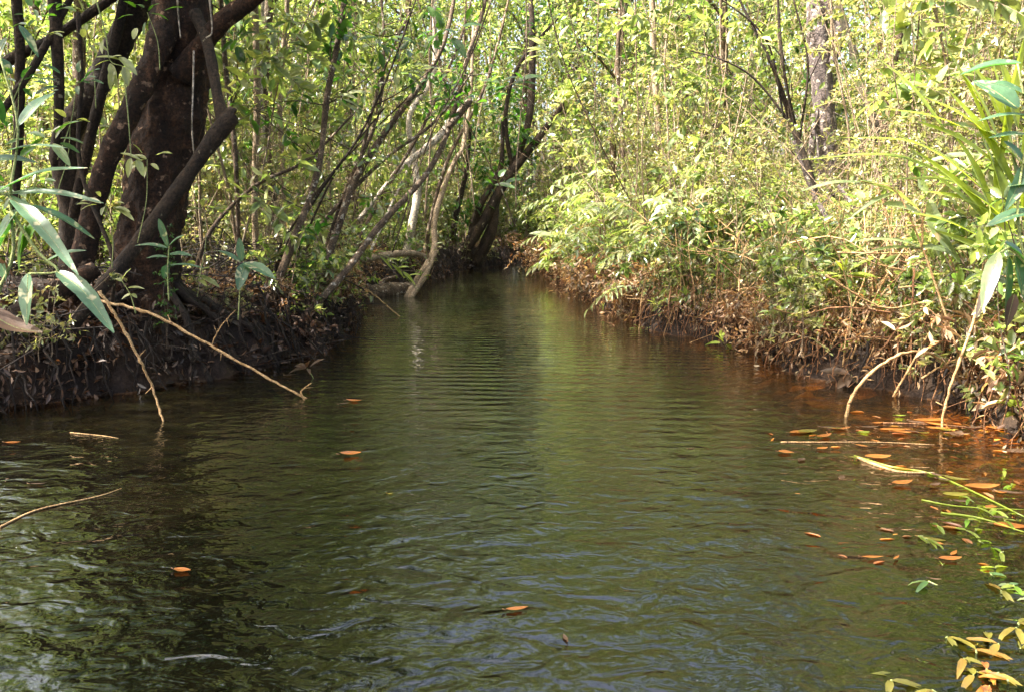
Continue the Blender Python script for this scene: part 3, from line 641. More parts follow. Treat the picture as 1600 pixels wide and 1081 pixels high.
for q, nn in along(3, 14, 1100, (-.08, .5)):
    s = max(0.0, float(sdist(A([q[0]]), A([q[1]]))[0])); z = g.uniform(.03, .25 + .4 * min(1, s * 2.5)); m = 12
    if smn(q[0], q[1], 4.3, 1.5) < -.25: continue
    p = A([q[0], q[1], z]) + g.normal(size=(m, 3)) * .07; p[:, 2] = np.maximum(p[:, 2], .012); sc = g.uniform(.5, 1.3, m)
    lv.add(p, norm(g.normal(size=(m, 3)) * .6 + A([0, 0, -.6])), norm(g.normal(size=(m, 3))), .055 * sc, .018 * sc)
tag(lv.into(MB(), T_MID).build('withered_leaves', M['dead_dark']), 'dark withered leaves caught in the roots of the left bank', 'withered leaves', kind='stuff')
for i, (q, nn) in enumerate(along(5, 14, 30, (.0, .45))):
    kd = ('lowshrub', 'shrub', 'dead')[i % 3]
    place(kd, i, q[0], q[1], g.rand() * 6, g.uniform(.4, .7), {'lowshrub': 'small twiggy shrub overhanging the left waterline ', 'shrub': 'small leafy shrub overhanging the left waterline ', 'dead': 'small dead shrub overhanging the left waterline '}[kd] + ('by the fallen log' if q[1] > 9 else 'under the leaning stems'), 'small plants overhanging the left waterline', z=float(g.uniform(.18, .38)))
# dry stalks and grass
def stalks(n, box, smin, smax, h, mat, label, lean=.5, r=.003, nm='dry_stalks'):
    mb = MB(); c = 0
    while c < n:
        x, y = g.uniform(box[0], box[1]), g.uniform(box[2], box[3]); s = float(sdist(A([x]), A([y]))[0])
        if s < smin or s > smax: continue
        c += 1; z = float(gz(A([x]), A([y]))[0]); L = h * g.uniform(.4, 1.2); a = g.rand() * 6.28; ln = L * lean * g.rand(); t = np.linspace(0, 1, 7)
        p = np.stack([x + np.cos(a) * ln * t ** 1.5 + wob(g, 7, .02), y + np.sin(a) * ln * t ** 1.5 + wob(g, 7, .02), z - .03 + L * t * (1 - .25 * t * lean)], -1)
        tube(mb, p, np.linspace(r, r * .4, 7) * g.uniform(.6, 1.5), 4, cap=False)
    tag(mb.build(nm, mat), label, 'dry stalks', kind='stuff')
stalks(420, (1.2, 5, 3.9, 8), .0, 2.5, 1.1, M['cane'], 'dry tan stalks tangled on the near right bank', .9, .0048)
stalks(420, (-6, -1, 5.6, 18), .1, 5, 1.6, M['bark_tan'], 'thin upright dry stems on the left bank', .4)
stalks(520, (.8, 8, 5.5, 16), .3, 5, 2.4, M['bark_tan'], 'thin upright dry stems on the right bank', .8, .0045)

# ------------------------------------------------------------------ the big tree on the left
def px_path(pts, n):
    """pts: (px, py, depth) triples"""
    return spline([P(*p) for p in pts], n)
def rad_path(r, n): return spline(A(r, float)[:, None] if len(r) > 1 else A([[r[0]], [r[0]]]), n)[:, 0]
def limb(name, pts, rads, mat, parent, org, sides=14, n=40, rough=.18, freq=9.0, seed=0.0, label=None):
    mb = MB(); p = px_path(pts, n); tube(mb, p, rad_path(rads, n), sides, rough, freq, seed)
    o = mb.build(name, mat, parent, origin=org)
    if label: o['label'] = label
    return p
def hero_leaves(lvL, T=T_LONG): return lvL.into(MB(), T)
def scatter_on(path, rng, lv, n, L, Wd, spread=.1, u0=.2, u1=1.0, down=.3):
    u = rng.uniform(u0, u1, n) * (len(path) - 1); i = np.minimum(u.astype(int), len(path) - 2)
    p = path[i] + (path[i + 1] - path[i]) * (u - i)[:, None] + rng.normal(size=(n, 3)) * spread
    sc = rng.uniform(.6, 1.3, n)
    lv.add(p, norm(rng.normal(size=(n, 3)) + A([0, 0, -down])), norm(rng.normal(size=(n, 3)) * .5 + A([0, 0, 1])), L * sc, Wd * sc)

org = P(240, 440, 5.3); org[2] = .3
bt = empty('big_tree', org, 'big dark crusty barked tree with many crooked limbs on the left bank', 'tree')
tr_path = limb('trunk', [(222, 500, 5.3), (228, 430, 5.3), (238, 330, 5.3), (262, 210, 5.35), (280, 110, 5.4), (285, 0, 5.4), (270, -140, 5.5), (290, -400, 5.7)], (.27, .21, .19, .20, .19, .17, .14, .09), M['bark_big'], bt, org, 56, 190, .19, 9.0)
limb('limb', [(105, 520, 4.95), (130, 400, 4.95), (158, 280, 4.95), (205, 170, 5.0), (240, 95, 5.1), (262, 20, 5.2), (255, -120, 5.3)], (.06, .065, .06, .062, .07, .07, .04), M['bark_big'], bt, org, 30, 120, .2, 13, 3.0)
limb('limb', [(30, 640, 4.4), (90, 540, 4.5), (160, 450, 4.6), (250, 335, 4.8), (310, 250, 4.9), (358, 187, 4.95), (368, 180, 4.96)], (.036, .036, .038, .042, .042, .055, .028), M['bark_dark'], bt, org, 14, 60, .15, 14, 5.0)
limb('limb', [(352, 196, 4.95), (340, 150, 4.98), (330, 95, 5.05), (318, 50, 5.15), (305, 20, 5.2)], (.048, .032, .032, .036, .04), M['bark_dark'], bt, org, 12, 30, .15, 14, 6.0)
limb('limb', [(285, 120, 5.25), (315, 72, 5.2), (350, 32, 5.15), (400, -5, 5.1), (480, -70, 5.0), (560, -150, 4.9)], (.09, .06, .055, .05, .035, .015), M['bark_big'], bt, org, 12, 40, .15, 12, 7.0)
limb('limb', [(112, 470, 5.6), (112, 340, 5.6), (100, 230, 5.6), (135, 160, 5.6), (185, 70, 5.65), (218, -10, 5.7), (240, -140, 5.8)], (.09, .08, .085, .08, .085, .09, .05), M['bark_dark'], bt, org, 18, 60, .15, 10, 8.0)
limb('limb', [(110, 350, 5.55), (140, 220, 5.5), (165, 120, 5.5), (190, 20, 5.5), (200, -60, 5.5)], (.03, .035, .035, .03, .02), M['bark_dark'], bt, org, 10, 40, .15, 12, 9.0)
limb('limb', [(-60, 560, 4.4), (0, 515, 4.5), (70, 468, 4.7), (150, 420, 4.9)], (.05, .06, .07, .05), M['bark_big'], bt, org, 14, 30, .15, 12, 10.0)
for pts, r in (([(-40, 130, 5.4), (20, 92, 5.4), (80, 62, 5.45), (150, 15, 5.5), (230, -40, 5.5)], (.035, .035, .03, .03, .02)),
               ([(85, -30, 5.2), (88, 60, 5.2), (92, 160, 5.2), (85, 260, 5.25)], (.04, .036, .03, .02)),
               ([(22, -30, 5.3), (30, 60, 5.3), (30, 180, 5.3), (22, 330, 5.35)], (.035, .03, .03, .03)),
               ([(122, 20, 4.8), (127, 120, 4.8), (125, 260, 4.8), (175, 400, 4.7), (175, 480, 4.7)], (.012, .013, .012, .012, .012)),
               ([(0, 180, 5.0), (55, 100, 5.1), (120, -20, 5.3)], (.02, .022, .02))):
    limb('branch', pts, r, M['bark_dark'], bt, org, 9, 30, .12, 14, 2.0)
for pts in ([(277, 0, 5.0), (279, 30, 5.08), (282, 60, 5.08)], [(303, 80, 5.1), (302, 130, 5.08), (300, 200, 5.08), (303, 240, 5.1)], [(327, -5, 5.0), (330, 25, 5.02), (331, 52, 5.05), (322, 60, 5.05)]):
    limb('aerial_root', pts, (.006, .005, .004), M['bark_pale'], bt, org, 5, 14, .2, 30)
mb = MB(); rr = np.random.RandomState(3)
for k in range(16):
    a = rr.rand() * 6.28; ll = rr.uniform(.4, .95); p0 = org + A([np.cos(a) * .15, np.sin(a) * .15, .2]); t = np.linspace(0, 1, 9)[:, None]
    p = p0 + A([np.cos(a), np.sin(a), 0]) * ll * t; p[:, 2] = gz(p[:, 0], p[:, 1]) - .0 + .0 + .2 * (1 - t[:, 0]) ** 3
    tube(mb, p, np.linspace(.03, .01, 9), 8, .35, 14)
mb.build('root', M['root_dark'], bt, origin=org)
lv = Leaves(); rr = np.random.RandomState(4)
crown_p = [spline([P(270, -100, 5.4), P(270, -100, 5.4) + rr.normal(size=3) * A([.9, .8, .3]) + A([0, 0, .8]), P(270, -100, 5.4) + rr.normal(size=3) * A([1.7, 1.3, .6]) + A([0, 0, 1.6])], 10) for k in range(26)]
mbb = MB()
for c in crown_p:
    tube(mbb, c, np.linspace(.03, .006, 10), 5, cap=False); scatter_on(c, rr, lv, 190, .12, .05, .22, .35)
mbb.build('branch', M['bark_dark'], bt, origin=org)
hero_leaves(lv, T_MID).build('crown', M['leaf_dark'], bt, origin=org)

# ------------------------------------------------------------------ hero trees: (name, label, cat, stems[(pts, radii)], material, leaf count, leaf size)
def hero(name, label, cat, stems, mat, nleaf=0, L=.09, leafm='leaf_bg', seed=1, sides=9, group=None, twigs=0):
    org = P(*stems[0][0][0]); o = empty(name, org, label, cat, group); rng = np.random.RandomState(seed); lv = Leaves(); tw = MB(); nt_ = 0
    for j, (pts, r) in enumerate(stems):
        p = limb('trunk' if j == 0 else 'limb', pts, r, M[mat], o, org, sides, 44, .14, 13, seed + j * 3.1)
        for k in range(twigs):
            u = int(rng.uniform(.35, 1) * (len(p) - 1)); d = norm(rng.normal(size=3) * A([1, 1, .7]) + A([0, 0, .6])); q = spline([p[u], p[u] + d * .25 + rng.normal(size=3) * .04, p[u] + d * rng.uniform(.4, .9) + A([0, 0, -.05])], 7)
            tw = MB(); tube(tw, q, np.linspace(.006, .002, 7), 4, cap=False); tw.build('twig', M[mat], o, origin=org)
            if nleaf: scatter_on(q, rng, lv, max(3, nleaf // max(1, twigs * len(stems))), L, L * .42, .05, .3)
        if nleaf and not twigs: scatter_on(p, rng, lv, nleaf // len(stems), L, L * .42, .16, .4)
    if nleaf: hero_leaves(lv, T_MID).build('foliage', M[leafm], o, origin=org)
    return o
hero('leaning_tree', 'slim leaning tree curving up from the left waterline, nearest the big tree', 'tree',
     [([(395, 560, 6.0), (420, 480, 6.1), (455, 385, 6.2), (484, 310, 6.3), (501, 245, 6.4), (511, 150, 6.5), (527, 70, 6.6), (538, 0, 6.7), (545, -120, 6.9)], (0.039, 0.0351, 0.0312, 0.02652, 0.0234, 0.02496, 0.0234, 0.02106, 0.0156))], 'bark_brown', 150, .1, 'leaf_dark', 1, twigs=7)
hero('leaning_tree', 'grey brown tree leaning right with its top above the middle of the stream', 'tree',
     [([(455, 530, 6.3), (506, 416, 6.6), (530, 350, 6.7), (557, 278, 6.9), (608, 199, 7.1), (659, 130, 7.3), (696, 60, 7.5), (720, -60, 7.8)], (0.039, 0.03276, 0.0312, 0.02964, 0.02652, 0.0234, 0.02028, 0.01404)),
      ([(557, 278, 6.9), (575, 200, 7.0), (600, 110, 7.2), (640, 20, 7.4)], (0.0156, 0.01404, 0.0117, 0.0078))], 'bark_brown', 160, .09, 'leaf_bg', 2, twigs=6)
hero('leaning_tree', 'long smooth dark stem slanting across the others from the left waterline', 'tree',
     [([(400, 560, 5.9), (469, 500, 6.1), (539, 426, 6.4), (594, 352, 6.7), (659, 282, 7.0), (690, 230, 7.2), (708, 180, 7.4), (730, 93, 7.6), (756, 14, 7.9), (775, -90, 8.2)], (0.0351, 0.0312, 0.02808, 0.02652, 0.02496, 0.02496, 0.0234, 0.02028, 0.01716, 0.0117)),
      ([(700, 200, 7.3), (725, 170, 7.35), (735, 158, 7.4)], (0.0273, 0.0312, 0.0273))], 'bark_brown', 160, .1, 'leaf_dark', 3, twigs=7)
hero('leaning_tree', 'sunlit thin tree kinked low beside the fallen log', 'tree',
     [([(636, 470, 10.3), (655, 436, 10.6), (678, 392, 11), (679, 345, 11.2), (696, 287, 11.4), (712, 250, 11.5), (724, 227, 11.6), (735, 150, 11.8), (740, 40, 12)], (0.0663, 0.0624, 0.0468, 0.0429, 0.039, 0.0351, 0.0351, 0.0273, 0.0195)),
      ([(640, 468, 10.2), (665, 430, 10.4), (682, 392, 10.7)], (0.039, 0.0351, 0.0234))], 'bark_tan', 90, .09, 'leaf_bg', 4, twigs=5)
hero('leaning_tree', 'pale bleached upright trunk left of the kinked thin tree', 'tree',
     [([(628, 420, 12), (640, 370, 12), (652, 300, 12.1), (645, 240, 12.2), (640, 180, 12.2), (678, 110, 12.4), (675, -40, 12.6)], (0.0702, 0.0663, 0.0585, 0.0468, 0.0429, 0.039, 0.0312))], 'bark_pale', 0, seed=5)
hero('leaning_tree', 'pale broken trunk leaning right with a stubby top', 'tree',
     [([(560, 345, 9), (600, 295, 9.2), (622, 268, 9.3), (655, 240, 9.5), (687, 213, 9.7), (712, 182, 9.8), (732, 158, 9.9)], (0.0234, 0.0273, 0.0351, 0.039, 0.0429, 0.0468, 0.039))], 'bark_pale', 0, seed=6)
hero('leaning_tree', 'thin pale stick leaning against the long dark stem', 'dead stick',
     [([(574, 405, 8.2), (600, 345, 8.5), (628, 285, 8.8), (648, 240, 9.0)], (0.0156, 0.01404, 0.01404, 0.01092))], 'bark_pale', 0, seed=7, sides=6)
hero('leaning_tree', 'very thin twin stems leaning right below the curved tree', 'tree',
     [([(400, 500, 6.2), (440, 400, 6.3), (500, 300, 6.5), (560, 215, 6.7), (610, 110, 6.9), (650, 0, 7)], (0.01404, 0.01326, 0.0117, 0.01014, 0.00858, 0.00624)),
      ([(412, 520, 6.3), (470, 385, 6.5), (530, 260, 6.8), (600, 170, 7)], (0.01092, 0.01014, 0.00858, 0.00624)),
      ([(390, 520, 6.4), (430, 400, 6.5), (520, 270, 6.9), (640, 150, 7.3)], (0.00936, 0.00936, 0.0078, 0.00546))], 'bark_dark', 0, seed=8, sides=6, twigs=3)
for i, (pts, r, lab) in enumerate([
    ([(430, 500, 6.4), (470, 400, 6.6), (520, 330, 6.8), (600, 250, 7), (680, 190, 7.2), (740, 110, 7.4)], (.022, .02, .018, .015, .012, .008), 'thin brown branch fanning low over the water among the leaning trees'),
    ([(480, 520, 6.6), (500, 420, 6.7), (540, 300, 6.9), (590, 180, 7.1), (600, 60, 7.3), (590, -40, 7.4)], (.024, .02, .018, .015, .012, .01), 'thin brown stem rising steeply among the leaning trees'),
    ([(540, 455, 8.6), (560, 380, 8.7), (600, 300, 8.8), (660, 200, 9), (720, 60, 9.2), (745, -40, 9.4)], (.028, .026, .022, .018, .014, .01), 'thin grey stem leaning right beside the pale broken trunk'),
    ([(660, 430, 12.5), (672, 350, 12.5), (700, 250, 12.6), (760, 130, 12.8), (800, -20, 13)], (.04, .035, .03, .025, .018), 'slim dark stem leaning over the stream before the forked tree'),
    ([(300, 440, 6.0), (330, 360, 6.1), (400, 290, 6.3), (480, 250, 6.5), (560, 170, 6.8)], (.018, .016, .014, .012, .008), 'thin twig like branch reaching right from behind the big tree')]):
    hero('leaning_tree', lab, 'tree', [(pts, r)], 'bark_brown', 60, .08, 'leaf_bg', 60 + i, 7, twigs=4)
hero('forked_tree', 'dark tree forking over the far end of the stream, right stem', 'tree',
     [([(690, 425, 15.3), (720, 398, 15.4), (752, 352, 15.5), (793, 278, 15.7), (844, 213, 16), (900, 134, 16.3), (960, 40, 16.8)], (0.15, 0.12, 0.105, 0.09, 0.0675, 0.045, 0.03)),
      ([(742, 415, 15.6), (768, 360, 15.6), (776, 310, 15.7), (800, 265, 15.8), (826, 190, 16), (832, 90, 16.2), (828, -30, 16.5)], (0.135, 0.105, 0.0825, 0.075, 0.0675, 0.0675, 0.045)),
      ([(725, 412, 15.4), (738, 360, 15.5), (752, 318, 15.5), (782, 262, 15.7), (785, 190, 15.8)], (0.0975, 0.075, 0.0675, 0.0525, 0.03)),
      ([(705, 405, 15.8), (712, 340, 15.9), (728, 270, 16), (735, 200, 16)], (0.0675, 0.06, 0.045, 0.03)),
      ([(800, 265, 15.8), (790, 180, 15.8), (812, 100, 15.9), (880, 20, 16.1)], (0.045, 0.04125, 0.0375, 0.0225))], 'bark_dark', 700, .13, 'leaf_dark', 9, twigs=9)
hero('grey_tree', 'upright dark grey trunk with pale patches on the right', 'tree',
     [([(1296, 430, 9), (1290, 330, 9), (1292, 230, 9), (1285, 140, 9), (1278, 70, 9), (1276, 0, 9.1), (1280, -140, 9.3)], (.10, .10, .105, .11, .11, .10, .08)),
      ([(1300, 100, 8.9), (1312, 60, 8.9), (1298, 20, 8.95), (1285, -20, 9)], (.04, .05, .045, .04)),
      ([(1255, 400, 8.9), (1268, 240, 8.9), (1272, 200, 8.95), (1280, 140, 9)], (.03, .035, .035, .04))], 'bark_grey', 160, .09, 'leaf_bg', 10, 14, twigs=5)
hero('slanting_tree', 'tall mossy stem slanting right beside the grey trunk', 'tree',
     [([(1440, 420, 8), (1400, 300, 8.2), (1372, 215, 8.3), (1352, 150, 8.4), (1330, 70, 8.5), (1308, 0, 8.6), (1290, -80, 8.7)], (.03, .045, .045, .042, .038, .033, .025))], 'bark_mossy', 60, .09, 'leaf_bg', 11, twigs=3)
hero('slanting_tree', 'mossy dark trunk slanting left behind the right bank', 'tree',
     [([(1165, 300, 12), (1130, 235, 12.2), (1095, 180, 12.4), (1062, 130, 12.6), (1035, 60, 12.8)], (.13, .12, .10, .075, .05))], 'bark_mossy', 120, .10, 'leaf_dark', 12, 10, twigs=6)
hero('branching_shrub', 'bare dark many stemmed shrub left of the grey trunk', 'shrub',
     [([(1300, 440, 7.3), (1270, 290, 7.4), (1240, 200, 7.5), (1205, 100, 7.5), (1160, 10, 7.6), (1130, -60, 7.7)], (.035, .03, .028, .015, .011, .008)),
      ([(1245, 210, 7.5), (1228, 130, 7.4), (1218, 50, 7.4), (1215, -20, 7.4)], (.016, .014, .014, .01)),
      ([(1240, 200, 7.5), (1180, 125, 7.5), (1130, 95, 7.5), (1080, 80, 7.5)], (.012, .01, .008, .006)),
      ([(1250, 215, 7.5), (1262, 100, 7.5), (1240, 0, 7.5)], (.012, .01, .007)),
      ([(1225, 185, 7.5), (1195, 60, 7.4), (1100, -20, 7.4)], (.010, .008, .006))], 'bark_dark', 60, .07, 'leaf_bg', 13, 7, twigs=2)
hero('slanting_tree', 'pair of slim grey stems leaning right at the right bank', 'tree',
     [([(1350, 450, 6.6), (1300, 355, 6.8), (1270, 300, 7), (1240, 220, 7.1)], (.025, .022, .02, .015)),
      ([(1420, 460, 6.6), (1345, 340, 6.9), (1310, 290, 7.1)], (.022, .018, .012))], 'bark_grey', 0, seed=14, sides=7, twigs=3)
# slim upright poles on the left, right of the big tree
for i, (pts, r, mt, lab) in enumerate([
    ([(402, 440, 6.9), (398, 300, 6.9), (402, 150, 7), (398, 0, 7), (398, -100, 7)], (.03, .028, .03, .028, .025), 'bark_tan', 'pale upright pole trunk, first right of the big tree'),
    ([(374, 430, 6.3), (368, 250, 6.3), (352, 100, 6.4), (345, 0, 6.4), (340, -60, 6.4)], (.018, .02, .02, .018, .015), 'bark_brown', 'thin brown upright stem against the right side of the big tree'),
    ([(440, 430, 8), (443, 300, 8), (437, 150, 8), (448, 20, 8), (450, -60, 8)], (.024, .024, .024, .022, .02), 'bark_tan', 'slim tan upright trunk between the pole and the curved tree'),
    ([(420, 430, 8.6), (415, 280, 8.6), (408, 120, 8.6), (412, -20, 8.6)], (.02, .02, .018, .015), 'bark_pale', 'faint pale upright stem behind the tan pole'),
    ([(1030, 330, 11), (1028, 200, 11), (1022, 100, 11), (1018, -20, 11)], (.04, .04, .045, .04), 'bark_tan', 'brown vine wrapped trunk above the middle of the right bank'),
    ([(975, 300, 12), (972, 200, 12), (965, 100, 12), (972, -20, 12)], (.03, .03, .03, .025), 'bark_brown', 'slim dark upright trunk left of the vine wrapped trunk'),
    ([(1448, 330, 9), (1452, 200, 9), (1447, 80, 9), (1455, -20, 9)], (.05, .05, .048, .045), 'bark_tan', 'pale upright trunk between the grey trunk and the strap leaves'),
    ([(1400, 340, 11), (1395, 200, 11), (1380, 80, 11), (1360, -20, 11)], (.04, .04, .035, .03), 'bark_tan', 'slim pale trunk leaning slightly left of the pale upright one'),
    ([(1540, 330, 8), (1552, 200, 8), (1560, 80, 8), (1570, -20, 8)], (.035, .035, .03, .03), 'bark_brown', 'brown upright stem behind the strap leaves at the right edge')]):
    hero('slim_tree', lab, 'tree', [(pts, r)], mt, 50, .085, 'leaf_bg', 20 + i, 8, twigs=3)
# lianas
g = np.random.RandomState(9)
for i in range(44):
    x0 = g.uniform(0, 1600); d = g.uniform(6.5, 13); sl = g.uniform(-320, 320) if i % 2 == 0 else g.uniform(-30, 30)
    pts = [(x0, -60, d), (x0 + sl * .3 + g.normal() * 8, 90, d), (x0 + sl * .65 + g.normal() * 8, 210, d), (x0 + sl, 360 + g.uniform(-60, 40), d)]
    q = P(*pts[-1]); o_ = MB(); p = px_path(pts, 24); p += np.stack([wob(g, 24, .02)] * 3, -1); tube(o_, p, g.uniform(.004, .011), 5)
    ob = o_.build('liana', M['bark_tan' if i % 2 else 'bark_brown'], origin=tuple(q))
    tag(ob, 'thin bare liana hanging ' + where(q[0], q[1]), 'liana', 'thin lianas hanging in the thicket')

# fallen log and bent trunk at the left waterline
org = P(600, 455, 10.6)
fl = empty('fallen_log', org, 'thick dark fallen log lying along the left waterline', 'log')
limb('log', [(535, 462, 9.9), (570, 459, 10.2), (610, 456, 10.6), (650, 452, 10.9)], (.11, .12, .12, .10), M['bark_brown'], fl, org, 16, 30, .2, 8)
limb('branch_stub', [(590, 452, 10.5), (600, 440, 10.5), (622, 432, 10.5)], (.04, .035, .02), M['bark_brown'], fl, org, 8, 12, .2, 8)
mb = MB(); tube(mb, px_path([(565, 408, 10), (600, 400, 10.2), (640, 396, 10.4), (668, 402, 10.6)], 20), rad_path((.035, .045, .045, .03), 20), 10, .2, 8)
tag(mb.build('fallen_log', M['bark_tan'], origin=tuple(P(600, 400, 10.2))), 'short tan log lying on the bank above the waterline log', 'log')

# canes that dip to the water
def cane(name, pts, r, mat, label, cat='cane', nodes=True, n=40):
    mb = MB(); p = px_path(pts, n); rad = np.full(n, r) * np.linspace(1, .65, n)
    if nodes: rad[::7] *= 1.35
    g2 = np.random.RandomState(int(pts[0][0])); p += g2.normal(size=p.shape) * r * .25
    tube(mb, p, rad, 7)
    for k in range(3):
        i = int(n * (.3 + .2 * k)); d = norm(g2.normal(size=3)); tube(mb, np.linspace(p[i], p[i] + d * .05, 3), np.linspace(r * .5, r * .2, 3), 4)
    o = mb.build(name, M[mat], origin=tuple(p[0])); return tag(o, label, cat)
cane('dry_cane', [(150, 470, 4.4), (230, 488, 4.4), (300, 524, 4.4), (380, 568, 4.4), (440, 602, 4.4), (484, 625, 4.42)], .0085, 'cane', 'long straight tan cane sloping from the left bank down to the water')
cane('dry_cane', [(478, 628, 4.38), (470, 612, 4.36), (486, 598, 4.34)], .004, 'cane', 'short broken stick crossing the tip of the long sloping cane')
cane('dry_cane', [(155, 455, 3.9), (185, 500, 3.9), (215, 555, 3.92), (240, 610, 3.95), (256, 662, 3.9)], .0075, 'cane', 'bent grey brown cane dropping steeply into the dark water')
cane('dry_cane', [(545, 432, 8.2), (585, 462, 8.2), (628, 498, 8.2)], .009, 'cane', 'straight pale stick poking into the water beside the fallen log')
cane('dry_cane', [(330, 540, 4.7), (345, 510, 4.7), (368, 485, 4.75)], .004, 'cane', 'thin tan twig rising beside the long sloping cane')
cane('arched_cane', [(1318, 662, 4.0), (1335, 615, 4.0), (1370, 575, 4.05), (1420, 550, 4.1), (1470, 562, 4.2), (1520, 620, 4.3)], .009, 'cane', 'tan cane arched over the right shallows')
cane('dry_cane', [(1558, 345, 3.9), (1540, 420, 3.85), (1520, 505, 3.8), (1490, 590, 3.75), (1472, 660, 3.75), (1480, 700, 3.7)], .008, 'cane', 'long pale curved cane dropping into the right shallows')
cane('dry_cane', [(1428, 420, 4.6), (1425, 500, 4.5), (1422, 598, 4.4)], .006, 'root', 'short upright brown stalk standing behind the arched cane')
cane('dry_cane', [(1368, 285, 4.9), (1385, 335, 4.9), (1398, 405, 4.9)], .008, 'cane', 'pale straight stalk hanging above the arched cane')
cane('dry_cane', [(1290, 430, 4.6), (1380, 480, 4.55), (1480, 475, 4.5), (1600, 555, 4.4)], .006, 'cane', 'tan stem running level across the right bank')
cane('dry_cane', [(1440, 590, 4.2), (1500, 560, 4.2), (1600, 555, 4.2)], .005, 'cane', 'tan stem sloping up to the right edge over the shallows')
cane('dry_cane', [(1010, 430, 7.4), (1002, 470, 7.3), (998, 525, 7.2)], .006, 'cane', 'thin stalk dipping to the water at the middle of the right bank')
cane('dry_cane', [(1330, 560, 4.8), (1380, 440, 4.9), (1455, 330, 5.0)], .006, 'cane', 'slanting tan stalk behind the arched cane')
cane('dry_cane', [(1300, 540, 5.0), (1352, 430, 5.0), (1350, 330, 5.2)], .005, 'cane', 'upright tan stalk left of the slanting stalk')
cane('dry_cane', [(1395, 620, 4.4), (1440, 540, 4.4), (1490, 440, 4.5), (1475, 380, 4.6)], .006, 'cane', 'crooked tan stalk between the arched cane and the curved cane')

# ------------------------------------------------------------------ near plants with large leaves
WSC = .66
def blade(mb, a, b, wpx, d0, d1, sag=.06, tilt=(0, -.4, 1), n=11, shape=.8, bend=None):
    """a leaf from pixel a to pixel b, wpx wide in the photograph"""
    p0, p1 = P(a[0], a[1], d0), P(b[0], b[1], d1); mid = (p0 + p1) / 2 + A([0, 0, sag * np.linalg.norm(p1 - p0)])
    if bend is not None: mid = P(bend[0], bend[1], (d0 + d1) / 2)
    p = spline([p0, mid, p1], n); T = norm(np.gradient(p, axis=0)); s = norm(np.cross(T, norm(A(tilt, float)))); nr = np.cross(s, T)
    t = np.linspace(0, 1, n); w = wpx / FPX * (d0 + d1) / 2 * .62 * np.sin(np.pi * np.clip(t * .97 + .015, 0, 1) ** shape) ** .75
    w = w * (1 + .05 * np.sin(t * 23 + a[0])); fold = .28
    w = w * WSC; L_ = p + s * w[:, None] + nr * (w * fold)[:, None]; R_ = p - s * w[:, None] + nr * (w * fold)[:, None]
    L2 = p + s * (w * .5)[:, None] + nr * (w * fold * .62)[:, None]; R2 = p - s * (w * .5)[:, None] + nr * (w * fold * .62)[:, None]
    v = np.stack([L_, L2, p, R2, R_], 1).reshape(-1, 3); i = np.arange(n - 1)[:, None] * 5 + np.arange(4)[None]
    mb.add(v, np.stack([i, i + 1, i + 6, i + 5], -1).reshape(-1, 4))
    return p + nr * .0006, float(w.max())
def leafplant(name, label, cat, leaves, stems, lm, sm, d, sr=.006, group=None, lname='leaf'):
    org = P(*stems[0][0]) if len(stems[0][0]) == 3 else P(*stems[0][0], d); o = empty(name, org, label, cat, group)
    for st in stems:
        mb = MB(); tube(mb, px_path([q if len(q) == 3 else (*q, d) for q in st], 20), np.linspace(sr, sr * .5, 20), 7); mb.build('stem', M[sm], o, origin=org)
    rib = MB()
    for k, lf in enumerate(leaves):
        a, b, w = lf[:3]; dd = lf[3] if len(lf) > 3 else (0, 0); kw = lf[4] if len(lf) > 4 else {}
        mb = MB(); mt = kw.pop('mat', lm); lb = kw.pop('label', None); kw.setdefault('tilt', ((k * 37 % 10 - 5) * .08, -.35 - (k % 3) * .15, 1))
        pr, wm = blade(mb, a, b, w, d + dd[0], d + dd[1], **kw); ob = mb.build(lname, M[mt], o, origin=org)
        if w >= 13:
            mr_ = MB(); tube(mr_, pr, np.linspace(1, .25, len(pr)) * max(.0007, wm * .045), 5); mr_.build('midrib', M['rib'], ob, origin=org)
        if lb: ob['label'] = lb
    return o
g = np.random.RandomState(21)
def cluster(cx, cy, n, L, spread, d, name, label, lm, up=.3, w=.25, sr=.004, base=None):
    lf = []
    for k in range(n):
        a = g.rand() * 6.28; r0 = spread * g.rand(); x, y = cx + math.cos(a) * r0, cy + math.sin(a) * r0 * .6; ll = L * g.uniform(.6, 1.15)
        lf.append(((x, y), (x + math.cos(a) * ll, y + math.sin(a) * ll * .5 + ll * up * g.uniform(-.5, 1)), ll * w, (0, g.uniform(-.15, .15))))
    b = base or (cx + 10, cy + 90)
    leafplant(name, label, 'plant', lf, [[b, ((b[0] + cx) / 2 + 6, (b[1] + cy) / 2), (cx, cy)]], lm, 'rib', d, sr)
